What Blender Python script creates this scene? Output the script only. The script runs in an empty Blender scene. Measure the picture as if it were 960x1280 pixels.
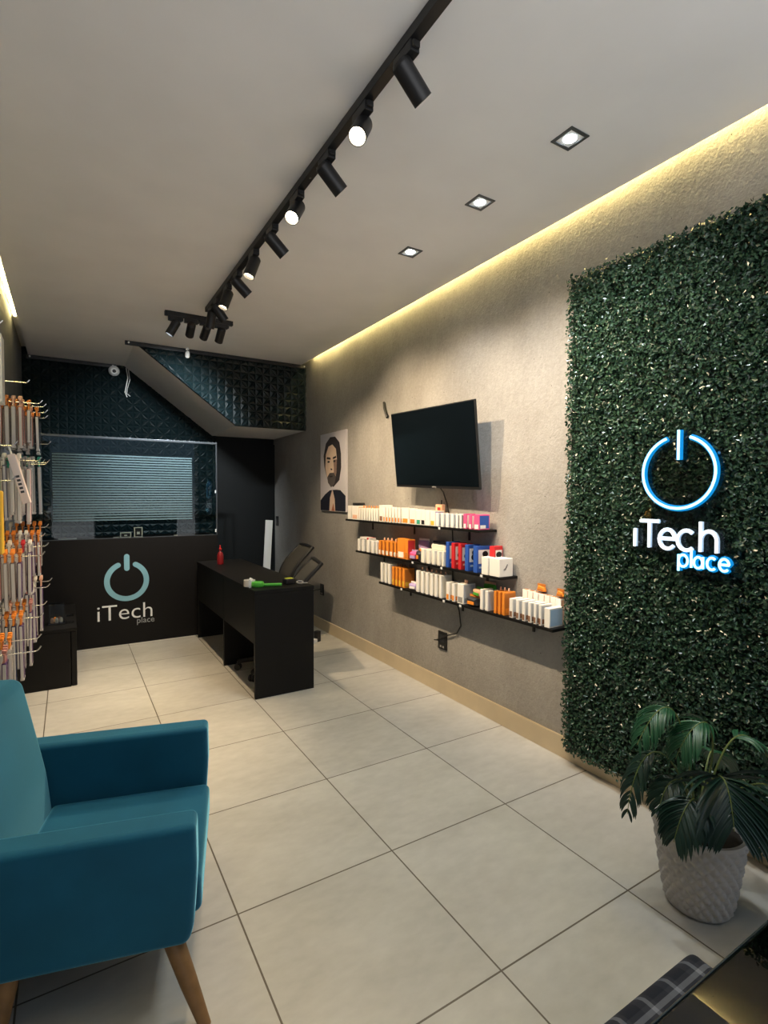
import bpy, bmesh, math, random
import numpy as np
from mathutils import Vector, Matrix, Euler

random.seed(7)
SC = bpy.context.scene
COL = SC.collection
PI = math.pi

# ------------------------------------------------------------------ materials
def new_mat(name):
    m = bpy.data.materials.new(name); m.use_nodes = True
    nt = m.node_tree
    return m, nt, nt.nodes['Principled BSDF']

def mat(name, col, rough=.5, metal=0., spec=.5, emit=None, es=0., sheen=0., coat=0., trans=0., ior=1.45, alpha=1., noise=0., nscale=20., bump=0., bscale=80.):
    m, nt, b = new_mat(name)
    c = (*col, 1)
    b.inputs['Base Color'].default_value = c
    b.inputs['Roughness'].default_value = rough
    b.inputs['Metallic'].default_value = metal
    b.inputs['Specular IOR Level'].default_value = spec
    b.inputs['IOR'].default_value = ior
    b.inputs['Transmission Weight'].default_value = trans
    b.inputs['Sheen Weight'].default_value = sheen
    b.inputs['Coat Weight'].default_value = coat
    b.inputs['Alpha'].default_value = alpha
    if emit:
        b.inputs['Emission Color'].default_value = (*emit, 1)
        b.inputs['Emission Strength'].default_value = es
    if noise or bump:
        tc = nt.nodes.new('ShaderNodeTexCoord')
    if noise:
        n = nt.nodes.new('ShaderNodeTexNoise'); n.inputs['Scale'].default_value = nscale; n.inputs['Detail'].default_value = 5
        r = nt.nodes.new('ShaderNodeMapRange'); r.inputs['From Min'].default_value = .3; r.inputs['From Max'].default_value = .7
        r.inputs['To Min'].default_value = 1 - noise; r.inputs['To Max'].default_value = 1 + noise
        mx = nt.nodes.new('ShaderNodeMix'); mx.data_type = 'RGBA'; mx.blend_type = 'MULTIPLY'; mx.inputs['Factor'].default_value = 1
        mx.inputs[6].default_value = c
        nt.links.new(tc.outputs['Object'], n.inputs['Vector']); nt.links.new(n.outputs['Fac'], r.inputs['Value'])
        nt.links.new(r.outputs['Result'], mx.inputs[7]); nt.links.new(mx.outputs[2], b.inputs['Base Color'])
    if bump:
        n2 = nt.nodes.new('ShaderNodeTexNoise'); n2.inputs['Scale'].default_value = bscale; n2.inputs['Detail'].default_value = 4
        bp = nt.nodes.new('ShaderNodeBump'); bp.inputs['Strength'].default_value = bump; bp.inputs['Distance'].default_value = .004
        nt.links.new(tc.outputs['Object'], n2.inputs['Vector']); nt.links.new(n2.outputs['Fac'], bp.inputs['Height'])
        nt.links.new(bp.outputs['Normal'], b.inputs['Normal'])
    return m

def mth(nt, op, a, b=None):
    n = nt.nodes.new('ShaderNodeMath'); n.operation = op
    for i, v in enumerate((a, b)):
        if v is None: continue
        if isinstance(v, (int, float)): n.inputs[i].default_value = v
        else: nt.links.new(v, n.inputs[i])
    return n.outputs[0]

def thin_glass(name, tint, ior=1.3, rough=0.):
    m = bpy.data.materials.new(name); m.use_nodes = True; nt = m.node_tree; nt.nodes.clear()
    out = nt.nodes.new('ShaderNodeOutputMaterial'); mx = nt.nodes.new('ShaderNodeMixShader')
    tr = nt.nodes.new('ShaderNodeBsdfTransparent'); tr.inputs[0].default_value = (*tint, 1)
    gl_ = nt.nodes.new('ShaderNodeBsdfGlossy'); gl_.inputs['Roughness'].default_value = rough
    fr = nt.nodes.new('ShaderNodeFresnel'); fr.inputs[0].default_value = ior
    nt.links.new(fr.outputs[0], mx.inputs[0]); nt.links.new(tr.outputs[0], mx.inputs[1]); nt.links.new(gl_.outputs[0], mx.inputs[2]); nt.links.new(mx.outputs[0], out.inputs[0])
    return m

def floor_mat():
    m, nt, b = new_mat('porcelain_tile')
    tc = nt.nodes.new('ShaderNodeTexCoord'); sp = nt.nodes.new('ShaderNodeSeparateXYZ')
    nt.links.new(tc.outputs['Object'], sp.inputs[0])
    def edge(o):
        f = mth(nt, 'FRACT', mth(nt, 'DIVIDE', o, .6))
        return mth(nt, 'SUBTRACT', .5, mth(nt, 'ABSOLUTE', mth(nt, 'SUBTRACT', f, .5)))
    ex, ey = edge(sp.outputs['X']), edge(sp.outputs['Y'])
    g = mth(nt, 'MAXIMUM', mth(nt, 'LESS_THAN', ex, .0046), mth(nt, 'LESS_THAN', ey, .0046))
    n1 = nt.nodes.new('ShaderNodeTexNoise'); n1.inputs['Scale'].default_value = 2.2; n1.inputs['Detail'].default_value = 9; n1.inputs['Roughness'].default_value = .62
    n2 = nt.nodes.new('ShaderNodeTexNoise'); n2.inputs['Scale'].default_value = 14; n2.inputs['Detail'].default_value = 8
    mp = nt.nodes.new('ShaderNodeMapping'); mp.inputs['Scale'].default_value = (1, 1.8, 1)
    nt.links.new(tc.outputs['Object'], mp.inputs[0]); nt.links.new(mp.outputs[0], n1.inputs['Vector']); nt.links.new(mp.outputs[0], n2.inputs['Vector'])
    s = mth(nt, 'ADD', mth(nt, 'MULTIPLY', n1.outputs['Fac'], .65), mth(nt, 'MULTIPLY', n2.outputs['Fac'], .35))
    cr = nt.nodes.new('ShaderNodeValToRGB')
    cr.color_ramp.elements[0].position = .32; cr.color_ramp.elements[0].color = (.43, .405, .35, 1)
    cr.color_ramp.elements[1].position = .68; cr.color_ramp.elements[1].color = (.57, .54, .475, 1)
    nt.links.new(s, cr.inputs[0])
    # per tile shade
    cx = mth(nt, 'FLOOR', mth(nt, 'DIVIDE', sp.outputs['X'], .6)); cy = mth(nt, 'FLOOR', mth(nt, 'DIVIDE', sp.outputs['Y'], .6))
    cb = nt.nodes.new('ShaderNodeCombineXYZ'); nt.links.new(cx, cb.inputs[0]); nt.links.new(cy, cb.inputs[1])
    wn = nt.nodes.new('ShaderNodeTexWhiteNoise'); nt.links.new(cb.outputs[0], wn.inputs['Vector'])
    sh = mth(nt, 'ADD', mth(nt, 'MULTIPLY', wn.outputs['Value'], .07), .96)
    mu = nt.nodes.new('ShaderNodeMix'); mu.data_type = 'RGBA'; mu.blend_type = 'MULTIPLY'; mu.inputs['Factor'].default_value = 1
    nt.links.new(cr.outputs[0], mu.inputs[6]); nt.links.new(sh, mu.inputs[7])
    mx = nt.nodes.new('ShaderNodeMix'); mx.data_type = 'RGBA'
    nt.links.new(g, mx.inputs['Factor']); nt.links.new(mu.outputs[2], mx.inputs[6]); mx.inputs[7].default_value = (.12, .095, .065, 1)
    nt.links.new(mx.outputs[2], b.inputs['Base Color'])
    b.inputs['Roughness'].default_value = .42; b.inputs['Specular IOR Level'].default_value = .35
    bp = nt.nodes.new('ShaderNodeBump'); bp.inputs['Strength'].default_value = .5; bp.inputs['Distance'].default_value = .002; bp.invert = True
    nt.links.new(g, bp.inputs['Height']); nt.links.new(bp.outputs[0], b.inputs['Normal'])
    return m

def stucco_mat(name, dark, light, bump=.6):
    m, nt, b = new_mat(name)
    tc = nt.nodes.new('ShaderNodeTexCoord')
    def nz(s, d, r=.55, stretch=None):
        n = nt.nodes.new('ShaderNodeTexNoise'); n.inputs['Scale'].default_value = s; n.inputs['Detail'].default_value = d; n.inputs['Roughness'].default_value = r
        if stretch:
            mp = nt.nodes.new('ShaderNodeMapping'); mp.inputs['Scale'].default_value = stretch
            nt.links.new(tc.outputs['Object'], mp.inputs[0]); nt.links.new(mp.outputs[0], n.inputs['Vector'])
        else: nt.links.new(tc.outputs['Object'], n.inputs['Vector'])
        return n.outputs['Fac']
    a = nz(1.3, 6, .6, (1, 1, .55)); c = nz(55, 3, .6)
    s = mth(nt, 'ADD', mth(nt, 'MULTIPLY', a, .75), mth(nt, 'MULTIPLY', c, .25))
    cr = nt.nodes.new('ShaderNodeValToRGB')
    cr.color_ramp.elements[0].position = .33; cr.color_ramp.elements[0].color = (*dark, 1)
    cr.color_ramp.elements[1].position = .62; cr.color_ramp.elements[1].color = (*light, 1)
    nt.links.new(s, cr.inputs[0])
    # small pits
    v = nt.nodes.new('ShaderNodeTexVoronoi'); v.inputs['Scale'].default_value = 16; nt.links.new(tc.outputs['Object'], v.inputs['Vector'])
    pit = mth(nt, 'LESS_THAN', v.outputs['Distance'], mth(nt, 'MULTIPLY', nz(4, 2), .09))
    mx = nt.nodes.new('ShaderNodeMix'); mx.data_type = 'RGBA'; nt.links.new(pit, mx.inputs['Factor'])
    nt.links.new(cr.outputs[0], mx.inputs[6]); mx.inputs[7].default_value = (.06, .055, .05, 1)
    nt.links.new(mx.outputs[2], b.inputs['Base Color'])
    h = mth(nt, 'SUBTRACT', mth(nt, 'ADD', mth(nt, 'MULTIPLY', nz(26, 5, .6, (1, 1, .45)), 1.), mth(nt, 'MULTIPLY', nz(90, 3), .5)), mth(nt, 'MULTIPLY', pit, .6))
    bp = nt.nodes.new('ShaderNodeBump'); bp.inputs['Strength'].default_value = bump; bp.inputs['Distance'].default_value = .012
    nt.links.new(h, bp.inputs['Height']); nt.links.new(bp.outputs[0], b.inputs['Normal'])
    b.inputs['Roughness'].default_value = .8; b.inputs['Specular IOR Level'].default_value = .25
    return m

def leaf_mat(name, c1, c2, rough=.35):
    m, nt, b = new_mat(name)
    g = nt.nodes.new('ShaderNodeNewGeometry')
    cr = nt.nodes.new('ShaderNodeValToRGB')
    cr.color_ramp.elements[0].color = (*c1, 1); cr.color_ramp.elements[1].color = (*c2, 1)
    nt.links.new(g.outputs['Random Per Island'], cr.inputs[0]); nt.links.new(cr.outputs[0], b.inputs['Base Color'])
    b.inputs['Roughness'].default_value = rough; b.inputs['Specular IOR Level'].default_value = .5
    return m

def plaid_mat():
    m, nt, b = new_mat('navy_plaid_cloth')
    tc = nt.nodes.new('ShaderNodeTexCoord'); sp = nt.nodes.new('ShaderNodeSeparateXYZ'); nt.links.new(tc.outputs['Object'], sp.inputs[0])
    def st(o, p, w, ph=0.):
        f = mth(nt, 'FRACT', mth(nt, 'ADD', mth(nt, 'DIVIDE', o, p), ph)); return mth(nt, 'LESS_THAN', f, w)
    sx, sy = st(sp.outputs['X'], .075, .13), st(sp.outputs['Y'], .075, .13)
    bx_, by_ = st(sp.outputs['X'], .075, .5, .25), st(sp.outputs['Y'], .075, .5, .25)
    t = mth(nt, 'ADD', mth(nt, 'MULTIPLY', mth(nt, 'ADD', sx, sy), .45), mth(nt, 'MULTIPLY', mth(nt, 'ADD', bx_, by_), .05))
    cr = nt.nodes.new('ShaderNodeValToRGB')
    cr.color_ramp.elements[0].color = (.006, .008, .016, 1); cr.color_ramp.elements[1].color = (.22, .23, .26, 1)
    nt.links.new(t, cr.inputs[0]); nt.links.new(cr.outputs[0], b.inputs['Base Color'])
    b.inputs['Roughness'].default_value = .9
    return m

M = {}
M['floor'] = floor_mat()
M['stucco'] = stucco_mat('grey_cement_stucco', (.25, .235, .215), (.40, .385, .36), .55)
M['left_wall'] = stucco_mat('dark_grey_stucco', (.10, .105, .11), (.17, .175, .18), .3)
M['ceiling'] = mat('ceiling_paint', (.86, .85, .84), .85, noise=.03, nscale=3)
M['base_tile'] = mat('cream_baseboard_tile', (.60, .50, .34), .45, noise=.06, nscale=6)
M['quilt'] = mat('black_quilted_leatherette', (.003, .0085, .010), .32, spec=.5)
M['black_wall'] = mat('black_wall_paint', (.007, .008, .0085), .6, spec=.2)
M['black_lam'] = mat('black_laminate', (.0065, .006, .0058), .5, spec=.25, noise=.1, nscale=9)
M['black_board'] = mat('black_counter_board', (.0075, .0065, .006), .5, spec=.22)
M['black_metal'] = mat('black_painted_metal', (.012, .012, .013), .42)
M['black_plastic'] = mat('black_plastic', (.012, .012, .013), .45)
M['alu'] = mat('dark_aluminium', (.10, .11, .12), .35, .8)
M['glass'] = thin_glass('clear_glass', (.90, .95, .96), 1.3)
M['table_glass'] = thin_glass('table_glass', (.90, .94, .94), 1.7)
M['glass_edge'] = mat('dark_glass_edge', (.01, .02, .02), .2)
M['teal'] = mat('teal_velvet', (.006, .082, .150), .75, spec=.2, sheen=1., noise=.12, nscale=7, bump=.15, bscale=400)
M['teal'].node_tree.nodes['Principled BSDF'].inputs['Sheen Tint'].default_value = (.30, .80, 1., 1)
M['teal'].node_tree.nodes['Principled BSDF'].inputs['Sheen Roughness'].default_value = .4
M['wood'] = mat('walnut_leg', (.23, .12, .045), .5, noise=.3, nscale=18)
M['white'] = mat('white_card', (.80, .78, .74), .5)
M['white_p'] = mat('white_plastic', (.75, .75, .73), .4)
M['steel'] = mat('chrome_hook', (.65, .65, .65), .25, 1.)
M['screen'] = mat('tv_screen', (.003, .005, .007), .14, spec=.22)
M['logo_blue'] = mat('light_blue_vinyl', (.21, .42, .50), .5)
M['logo_white'] = mat('white_vinyl', (.80, .80, .78), .5)
M['logo_grey'] = mat('grey_vinyl', (.33, .34, .34), .5)
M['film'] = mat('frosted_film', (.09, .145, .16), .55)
M['lens_warm'] = mat('warm_led_lens', (.9, .8, .6), .4, emit=(1, .83, .55), es=14)
M['lens_cool'] = mat('cool_led_lens', (.9, .95, 1), .4, emit=(.86, .95, 1), es=16)
M['strip'] = mat('yellow_led_strip', (1, .9, .5), .4, emit=(1, .79, .32), es=30)
M['neon_blue_halo'] = mat('blue_neon_halo', (.01, .10, .28), .6, spec=.1, emit=(.002, .27, .66), es=.42)  # glowing blue that imitates the halo of light round the tubes
M['neon_core'] = mat('cyan_neon_core', (.6, .9, 1), .4, emit=(.26, .78, 1.), es=1.6)
M['neon_white'] = mat('white_neon_flex', (.9, .95, 1), .4, emit=(.80, .92, 1.), es=.8)
M['neon_hal'] = mat('pale_neon_halo', (.6, .7, .8), .4, emit=(.35, .52, .72), es=.22)  # same for the letters: pale glow of the halo put into colour
M['acrylic'] = thin_glass('clear_acrylic', (.97, .98, .98), 1.35)
M['hedge'] = leaf_mat('boxwood_leaf', (.011, .034, .022), (.044, .098, .054), .25)
M['hedge_back'] = mat('hedge_backing', (.006, .014, .008), .9)
M['palm'] = leaf_mat('palm_leaflet', (.010, .065, .025), (.025, .105, .045), .4)
M['palm_dark'] = leaf_mat('dark_palm_leaflet', (.006, .026, .018), (.014, .045, .028), .4)
M['stem'] = mat('palm_stem', (.16, .20, .05), .5)
M['soil'] = mat('dark_soil', (.02, .016, .012), .95)
M['pot'] = mat('pale_grey_ceramic', (.52, .49, .47), .55)
M['plaid'] = plaid_mat()
M['counter_board'] = mat('charcoal_board', (.026, .030, .038), .5)
M['mesh_fabric'] = mat('grey_chair_mesh', (.05, .048, .044), .8)
PAL = {
 'white': (.90, .87, .80), 'cream': (.84, .80, .69), 'orange': (.82, .27, .03), 'dark orange': (.55, .18, .03), 'yellow': (.85, .50, .05),
 'pink': (.80, .10, .26), 'red': (.58, .025, .03), 'blue': (.03, .10, .42), 'pale blue': (.42, .58, .72), 'silver': (.55, .57, .60), 'black': (.012, .012, .014),
 'purple': (.09, .035, .13), 'green': (.10, .50, .05), 'grey': (.30, .29, .28), 'brown': (.25, .12, .06), 'charcoal': (.035, .035, .04), 'lilac': (.42, .32, .55),
 'rose': (.45, .20, .17), 'navy': (.02, .035, .11), 'teal green': (.03, .35, .22), 'peach': (.85, .50, .33), 'clear grey': (.36, .33, .31), 'skin': (.80, .62, .48), 'lime': (.55, .62, .05), 'brown grey': (.22, .17, .15), 'pale pink': (.70, .48, .47)}
def pc(n):
    k = 'card_' + n
    if k not in M: M[k] = mat(k.replace(' ', '_') + '_print', PAL[n], .45)
    return M[k]

# ------------------------------------------------------------------ mesh helpers
def merge(bm, t, Mx=None, mi=0):
    if Mx is not None: bmesh.ops.transform(t, matrix=Mx, verts=t.verts)
    for f in t.faces: f.material_index = mi
    me = bpy.data.meshes.new('tmp'); t.to_mesh(me); t.free(); bm.from_mesh(me); bpy.data.meshes.remove(me)

def box(bm, x0, x1, y0, y1, z0, z1, bev=0., seg=2, mi=0, Mx=None):
    t = bmesh.new(); bmesh.ops.create_cube(t, size=1)
    for v in t.verts:
        v.co = Vector(((x0 + x1) / 2 + v.co.x * (x1 - x0), (y0 + y1) / 2 + v.co.y * (y1 - y0), (z0 + z1) / 2 + v.co.z * (z1 - z0)))
    if bev > 0: bmesh.ops.bevel(t, geom=t.edges[:], offset=bev, segments=seg, affect='EDGES', profile=.5, clamp_overlap=True)
    merge(bm, t, Mx, mi)

def prism(bm, pts, axis, a, b, bev=0., seg=2, mi=0, Mx=None):
    """polygon of 2-D pts extruded along axis from a to b; axis y -> pts are (x, z); x -> (y, z); z -> (x, y)"""
    t = bmesh.new()
    def mk(p, d): return {'x': (d, p[0], p[1]), 'y': (p[0], d, p[1]), 'z': (p[0], p[1], d)}[axis]
    va = [t.verts.new(mk(p, a)) for p in pts]; vb = [t.verts.new(mk(p, b)) for p in pts]
    n = len(pts); t.faces.new(va); t.faces.new(vb[::-1])
    for i in range(n): t.faces.new((va[i], va[(i + 1) % n], vb[(i + 1) % n], vb[i]))
    bmesh.ops.recalc_face_normals(t, faces=t.faces)
    if bev > 0: bmesh.ops.bevel(t, geom=t.edges[:], offset=bev, segments=seg, affect='EDGES', profile=.5, clamp_overlap=True)
    merge(bm, t, Mx, mi)

def tube(bm, pts, r, seg=10, mi=0, closed=False, Mx=None, flat=None):
    t = bmesh.new(); P = [Vector(p) for p in pts]; n = len(P)
    R = r if isinstance(r, (list, tuple)) else [r] * n
    rings = []; prev = None
    for i in range(n):
        if closed: tg = P[(i + 1) % n] - P[i - 1]
        else: tg = P[min(i + 1, n - 1)] - P[max(i - 1, 0)]
        tg.normalize()
        if prev is None:
            u = tg.orthogonal().normalized() if flat is None else (Vector(flat) - tg * tg.dot(Vector(flat))).normalized()
        else:
            u = (prev - tg * prev.dot(tg)).normalized()
        prev = u; w = tg.cross(u)
        rings.append([t.verts.new(P[i] + (u * math.cos(2 * PI * k / seg) + w * math.sin(2 * PI * k / seg)) * R[i]) for k in range(seg)])
    m = n if closed else n - 1
    for i in range(m):
        A, B = rings[i], rings[(i + 1) % n]
        for k in range(seg): t.faces.new((A[k], A[(k + 1) % seg], B[(k + 1) % seg], B[k]))
    if not closed: t.faces.new(rings[0][::-1]); t.faces.new(rings[-1])
    bmesh.ops.recalc_face_normals(t, faces=t.faces)
    merge(bm, t, Mx, mi)

def lathe(bm, prof, seg=32, mi=0, Mx=None):
    t = bmesh.new(); rings = []
    for r, z in prof:
        rings.append([t.verts.new((r * math.cos(2 * PI * k / seg), r * math.sin(2 * PI * k / seg), z)) for k in range(seg)] if r > 1e-6 else [t.verts.new((0, 0, z))])
    for A, B in zip(rings, rings[1:]):
        for k in range(seg):
            a0, a1 = A[k % len(A)], A[(k + 1) % len(A)]; b0, b1 = B[k % len(B)], B[(k + 1) % len(B)]
            vs = []
            for v in (a0, a1, b1, b0):
                if v not in vs: vs.append(v)
            if len(vs) > 2: t.faces.new(vs)
    bmesh.ops.recalc_face_normals(t, faces=t.faces)
    merge(bm, t, Mx, mi)

def area_normals(bm, ang):
    # corner normals averaged by face area, so large flat faces next to rounded edges stay flat
    bm.normal_update(); ca = math.cos(math.radians(ang)); out = []
    info = {f: (f.normal.copy(), f.calc_area()) for f in bm.faces}
    for f in bm.faces:
        fn = info[f][0]
        for l in f.loops:
            n = Vector((0, 0, 0))
            for g in l.vert.link_faces:
                gn, ga = info[g]
                if gn.dot(fn) > ca: n += gn * ga
            out.append(n.normalized() if n.length > 1e-14 else fn)
    return out

def obj(name, bm, mats, parent=None, smooth=True, ang=38):
    nr = area_normals(bm, ang) if smooth else None
    me = bpy.data.meshes.new(name); bm.to_mesh(me); bm.free()
    for m in (mats if isinstance(mats, (list, tuple)) else [mats]): me.materials.append(m)
    if smooth:
        me.shade_smooth(); me.normals_split_custom_set([tuple(n) for n in nr])
    o = bpy.data.objects.new(name, me); COL.objects.link(o)
    if parent is not None: o.parent = parent
    return o
def BM(): return bmesh.new()
def tag(o, label, cat, group=None, kind=None):
    o['label'] = label; o['category'] = cat
    if group: o['group'] = group
    if kind: o['kind'] = kind
    return o
def thing(name, label, cat, loc=(0, 0, 0), rz=0., group=None):
    o = bpy.data.objects.new(name, None); COL.objects.link(o); o.empty_display_size = .05
    o.location = loc; o.rotation_euler = (0, 0, rz)
    return tag(o, label, cat, group)
def struct(name, bm, m, label=None, cat=None, smooth=False):
    o = obj(name, bm, m, smooth=smooth); o['kind'] = 'structure'
    if label: o['label'] = label
    if cat: o['category'] = cat
    return o
def bx(name, x0, x1, y0, y1, z0, z1, m, parent=None, bev=0.002, seg=2):
    b = BM(); box(b, x0, x1, y0, y1, z0, z1, bev, seg); return obj(name, b, m, parent)
ORD = ['first', 'second', 'third', 'fourth', 'fifth', 'sixth', 'seventh', 'eighth', 'ninth', 'tenth', 'eleventh', 'twelfth']

def quilt(bm, x0, x1, z0, z1, y, mi=0, S=.155, h=.016):
    t = bmesh.new(); nx = int(math.ceil((x1 - x0) / S)); nz = int(math.ceil((z1 - z0) / S))
    for i in range(nx):
        for k in range(nz):
            cx, cz = x0 + (i + .5) * S, z1 - (k + .5) * S; q = S / 2
            ring = [(-q, -q), (0, -q), (q, -q), (q, 0), (q, q), (0, q), (-q, q), (-q, 0)]
            for a in range(8):
                p = [(cx, cz), (cx + ring[a][0], cz + ring[a][1]), (cx + ring[(a + 1) % 8][0], cz + ring[(a + 1) % 8][1])]
                g = (sum(u for u, v in p) / 3, sum(v for u, v in p) / 3)
                vs = [t.verts.new((u, y, v)) for u, v in p]; c = t.verts.new((g[0], y - h, g[1]))
                for b_ in range(3): t.faces.new((vs[b_], vs[(b_ + 1) % 3], c))
    bmesh.ops.remove_doubles(t, verts=t.verts, dist=1e-4); bmesh.ops.recalc_face_normals(t, faces=t.faces)
    if sum(f.normal.y for f in t.faces) > 0: bmesh.ops.reverse_faces(t, faces=t.faces)
    for co, no in (((x1, 0, 0), (1, 0, 0)), ((0, 0, z0), (0, 0, -1))):
        bmesh.ops.bisect_plane(t, geom=t.verts[:] + t.edges[:] + t.faces[:], plane_co=co, plane_no=no, clear_outer=True)
    return t

# ------------------------------------------------------------------ room
WR, WL, YB, YF, ZC = 1.77, -.84, 3.5, -3.4, 2.79
b = BM(); box(b, WL - .1, WR + .1, YF, YB + .1, -.1, 0); struct('floor', b, M['floor'], 'cream porcelain tile floor with thin dark joints', 'floor')
b = BM(); box(b, WR, WR + .1, YF, YB + .1, 0, 2.93); struct('wall_right', b, M['stucco'], 'long grey cement stucco wall behind television and hedge panel', 'wall')
b = BM(); box(b, WL - .1, WL, YF, YB + .1, 0, 2.93); struct('wall_left', b, M['left_wall'], 'dark grey wall behind the hanging accessory display', 'wall')
b = BM(); box(b, WL, WR, YB, YB + .1, 0, 2.93, mi=1); merge(b, quilt(b, WL, 1.06, .3, 2.92, YB - .002), None, 0)
wr = struct('wall_rear', b, [M['quilt'], M['black_wall']], 'black quilted rear wall seen above and behind the glass screen', 'wall')
b = BM(); box(b, -.785, 1.71, YF, YB, ZC, ZC + .014); box(b, WL, WR, YF, YB, 2.868, 2.95)
struct('ceiling', b, M['ceiling'], 'flat painted ceiling with a lit gap along each side wall', 'ceiling')
b = BM(); box(b, 1.05, WR, 3.46, YB, 0, 2.02); struct('trim_1', b, M['black_wall'], 'plain black wall facing under the stair soffit', 'wall')
# sloping stair bulkhead
YS = 2.45
SL = [(.085, ZC), (1.01, 2.09), (WR, 2.09)]
b = BM(); prism(b, SL + [(WR, ZC)], 'y', YS, YS + .03, mi=1)
tq = quilt(b, .05, WR, 2.09, ZC, YS - .002); dv = Vector((1.01 - .085, 0, 2.09 - ZC))
bmesh.ops.bisect_plane(tq, geom=tq.verts[:] + tq.edges[:] + tq.faces[:], plane_co=(.085, 0, ZC), plane_no=(dv.z, 0, -dv.x), clear_outer=True)
merge(b, tq, None, 0); struct('wall_stair', b, [M['quilt'], M['black_wall']], 'black quilted face of the sloping stair bulkhead', 'wall')
b = BM(); prism(b, [(.085, ZC), (1.01, 2.09), (WR, 2.09), (WR, 2.13), (1.025, 2.13), (.14, ZC)], 'y', YS + .03, YB)
struct('ceiling_stair', b, M['ceiling'], 'pale grey sloping underside of the stair behind the bulkhead', 'ceiling')
# baseboard
b = BM(); box(b, 1.755, WR, YF, 3.46, 0, .112, .002); struct('baseboard_right', b, M['base_tile'], 'cream tile baseboard along the grey stucco wall', 'baseboard')

# curtain rails (black bars) under ceiling
def rail(name, x0, x1, y, label):
    t = thing(name, label, 'rail', ((x0 + x1) / 2, y, ZC))
    b = BM(); h = (x1 - x0) / 2; box(b, -h, h, -.012, .012, -.038, -.002, .003); obj('bar', b, M['black_metal'], t)
    for s in (-1, 1):
        b = BM(); tube(b, [(s * (h - .03), -.013, -.02), (s * (h - .03), -.03, -.02)], .008, 10); obj('end_clip', b, M['white_p'], t)
rail('ceiling_rail', 0.0, 1.765, 2.43, 'thin black rail along the top of the quilted stair bulkhead')
rail('ceiling_rail', -.80, -.0, 3.47, 'thin black rail at ceiling above the rear quilted wall')

# ------------------------------------------------------------------ cove LED strips
def led(name, x, label, y1=2.92):
    t = thing(name, label, 'led strip', (x, -.5, 2.868))
    b = BM(); box(b, -.013, .013, -2.9, y1, -.004, 0); obj('backing', b, M['white_p'], t)
    b = BM(); box(b, -.008, .008, -2.9, y1 - .002, -.009, -.004); obj('diffuser', b, M['strip'], t)
led('led_strip', 1.750, 'yellow LED strip glowing in ceiling gap above grey stucco wall', 2.72)
led('led_strip', -.815, 'yellow LED strip glowing in ceiling gap above dark left wall')

# ------------------------------------------------------------------ lamps
def lamp_mesh():
    b = BM(); lathe(b, [(0, .0), (.024, .0), (.031, -.008), (.032, -.012), (.032, -.125), (.029, -.125), (.028, -.106), (0, -.106)], 28)
    body = obj('can', b, M['black_metal'])
    b = BM(); lathe(b, [(0, -.1055), (.0278, -.1055), (.026, -.109), (.014, -.112), (0, -.113)], 24)
    lw = obj('lens', b, M['lens_warm'])
    b = BM(); tube(b, [(0, 0, .032), (0, 0, -.006)], .007, 10); box(b, -.004, .004, -.014, .014, -.02, .012, .003)
    stem = obj('joint', b, M['black_metal'])
    b = BM(); box(b, -.017, .017, -.05, .05, -.034, 0, .003); box(b, -.012, .012, -.06, -.04, -.026, -.006, .002)
    ad = obj('adapter', b, M['black_metal'])
    return body, lw, stem, ad
protos = lamp_mesh()
used_p = [False]
def spot(loc, d, label, power, col, lens, size=62, blend=.7, group='black track spotlights', along_x=False):
    t = thing('track_spotlight', label, 'spotlight', loc, PI / 2 if along_x else 0, group)
    D = Vector(d).normalized()
    if along_x: D = Matrix.Rotation(-PI / 2, 3, 'Z') @ D
    q = Vector((0, 0, -1)).rotation_difference(D)
    piv = Vector((0, 0, -.062))
    for k, p in enumerate(protos):
        c = p if not used_p[0] else p.copy()
        if used_p[0]: COL.objects.link(c)
        c.parent = t
        if k < 2:
            c.location = piv - D * .035; c.rotation_mode = 'QUATERNION'; c.rotation_quaternion = q
            if k == 1 and lens is not M['lens_warm']:
                c.data = c.data.copy(); c.data.materials[0] = lens
        elif k == 2:
            c.location = Vector((0, 0, -.062))
        else: c.location = (0, 0, 0)
    used_p[0] = True
    if power:
        L = bpy.data.lights.new('spot_lamp', 'SPOT'); L.energy = power; L.color = col; L.spot_size = math.radians(size); L.spot_blend = blend; L.shadow_soft_size = .022
        lo = bpy.data.objects.new('spot_lamp', L); COL.objects.link(lo); lo.parent = t
        lo.location = piv + D * .092; lo.rotation_mode = 'QUATERNION'; lo.rotation_quaternion = q
TX = .455
t = thing('lighting_track', 'long black lighting track running down the ceiling toward the rear', 'track', (TX, -.35, ZC))
b = BM(); box(b, -.018, .018, -1.6, 1.50, -.035, 0, .003); obj('rail', b, M['black_metal'], t)
for yy in (-1.5, -.4, .9):
    b = BM(); tube(b, [(0, yy, -.035), (0, yy, -.037)], .005, 10); obj('screw', b, M['steel'], t)
b = BM(); box(b, -.019, .019, 1.5, 1.54, -.036, -.001, .003); obj('end_cap', b, M['black_plastic'], t)
t = thing('lighting_track', 'short black lighting track set crosswise at the rear of the ceiling', 'track', (.445, 1.415, ZC))
b = BM(); box(b, -.245, .245, -.018, .018, -.035, 0, .003); obj('rail', b, M['black_metal'], t)
for s in (-1, 1):
    b = BM(); box(b, s * .245 - .012, s * .245 + .012, -.019, .019, -.036, -.001, .003); obj('end_cap', b, M['black_plastic'], t)
WARM = (1., .77, .50)
ys = [-1.50, -1.22, -.92, -.60, -.26, .05, .38, .62, .90, 1.06]
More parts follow.
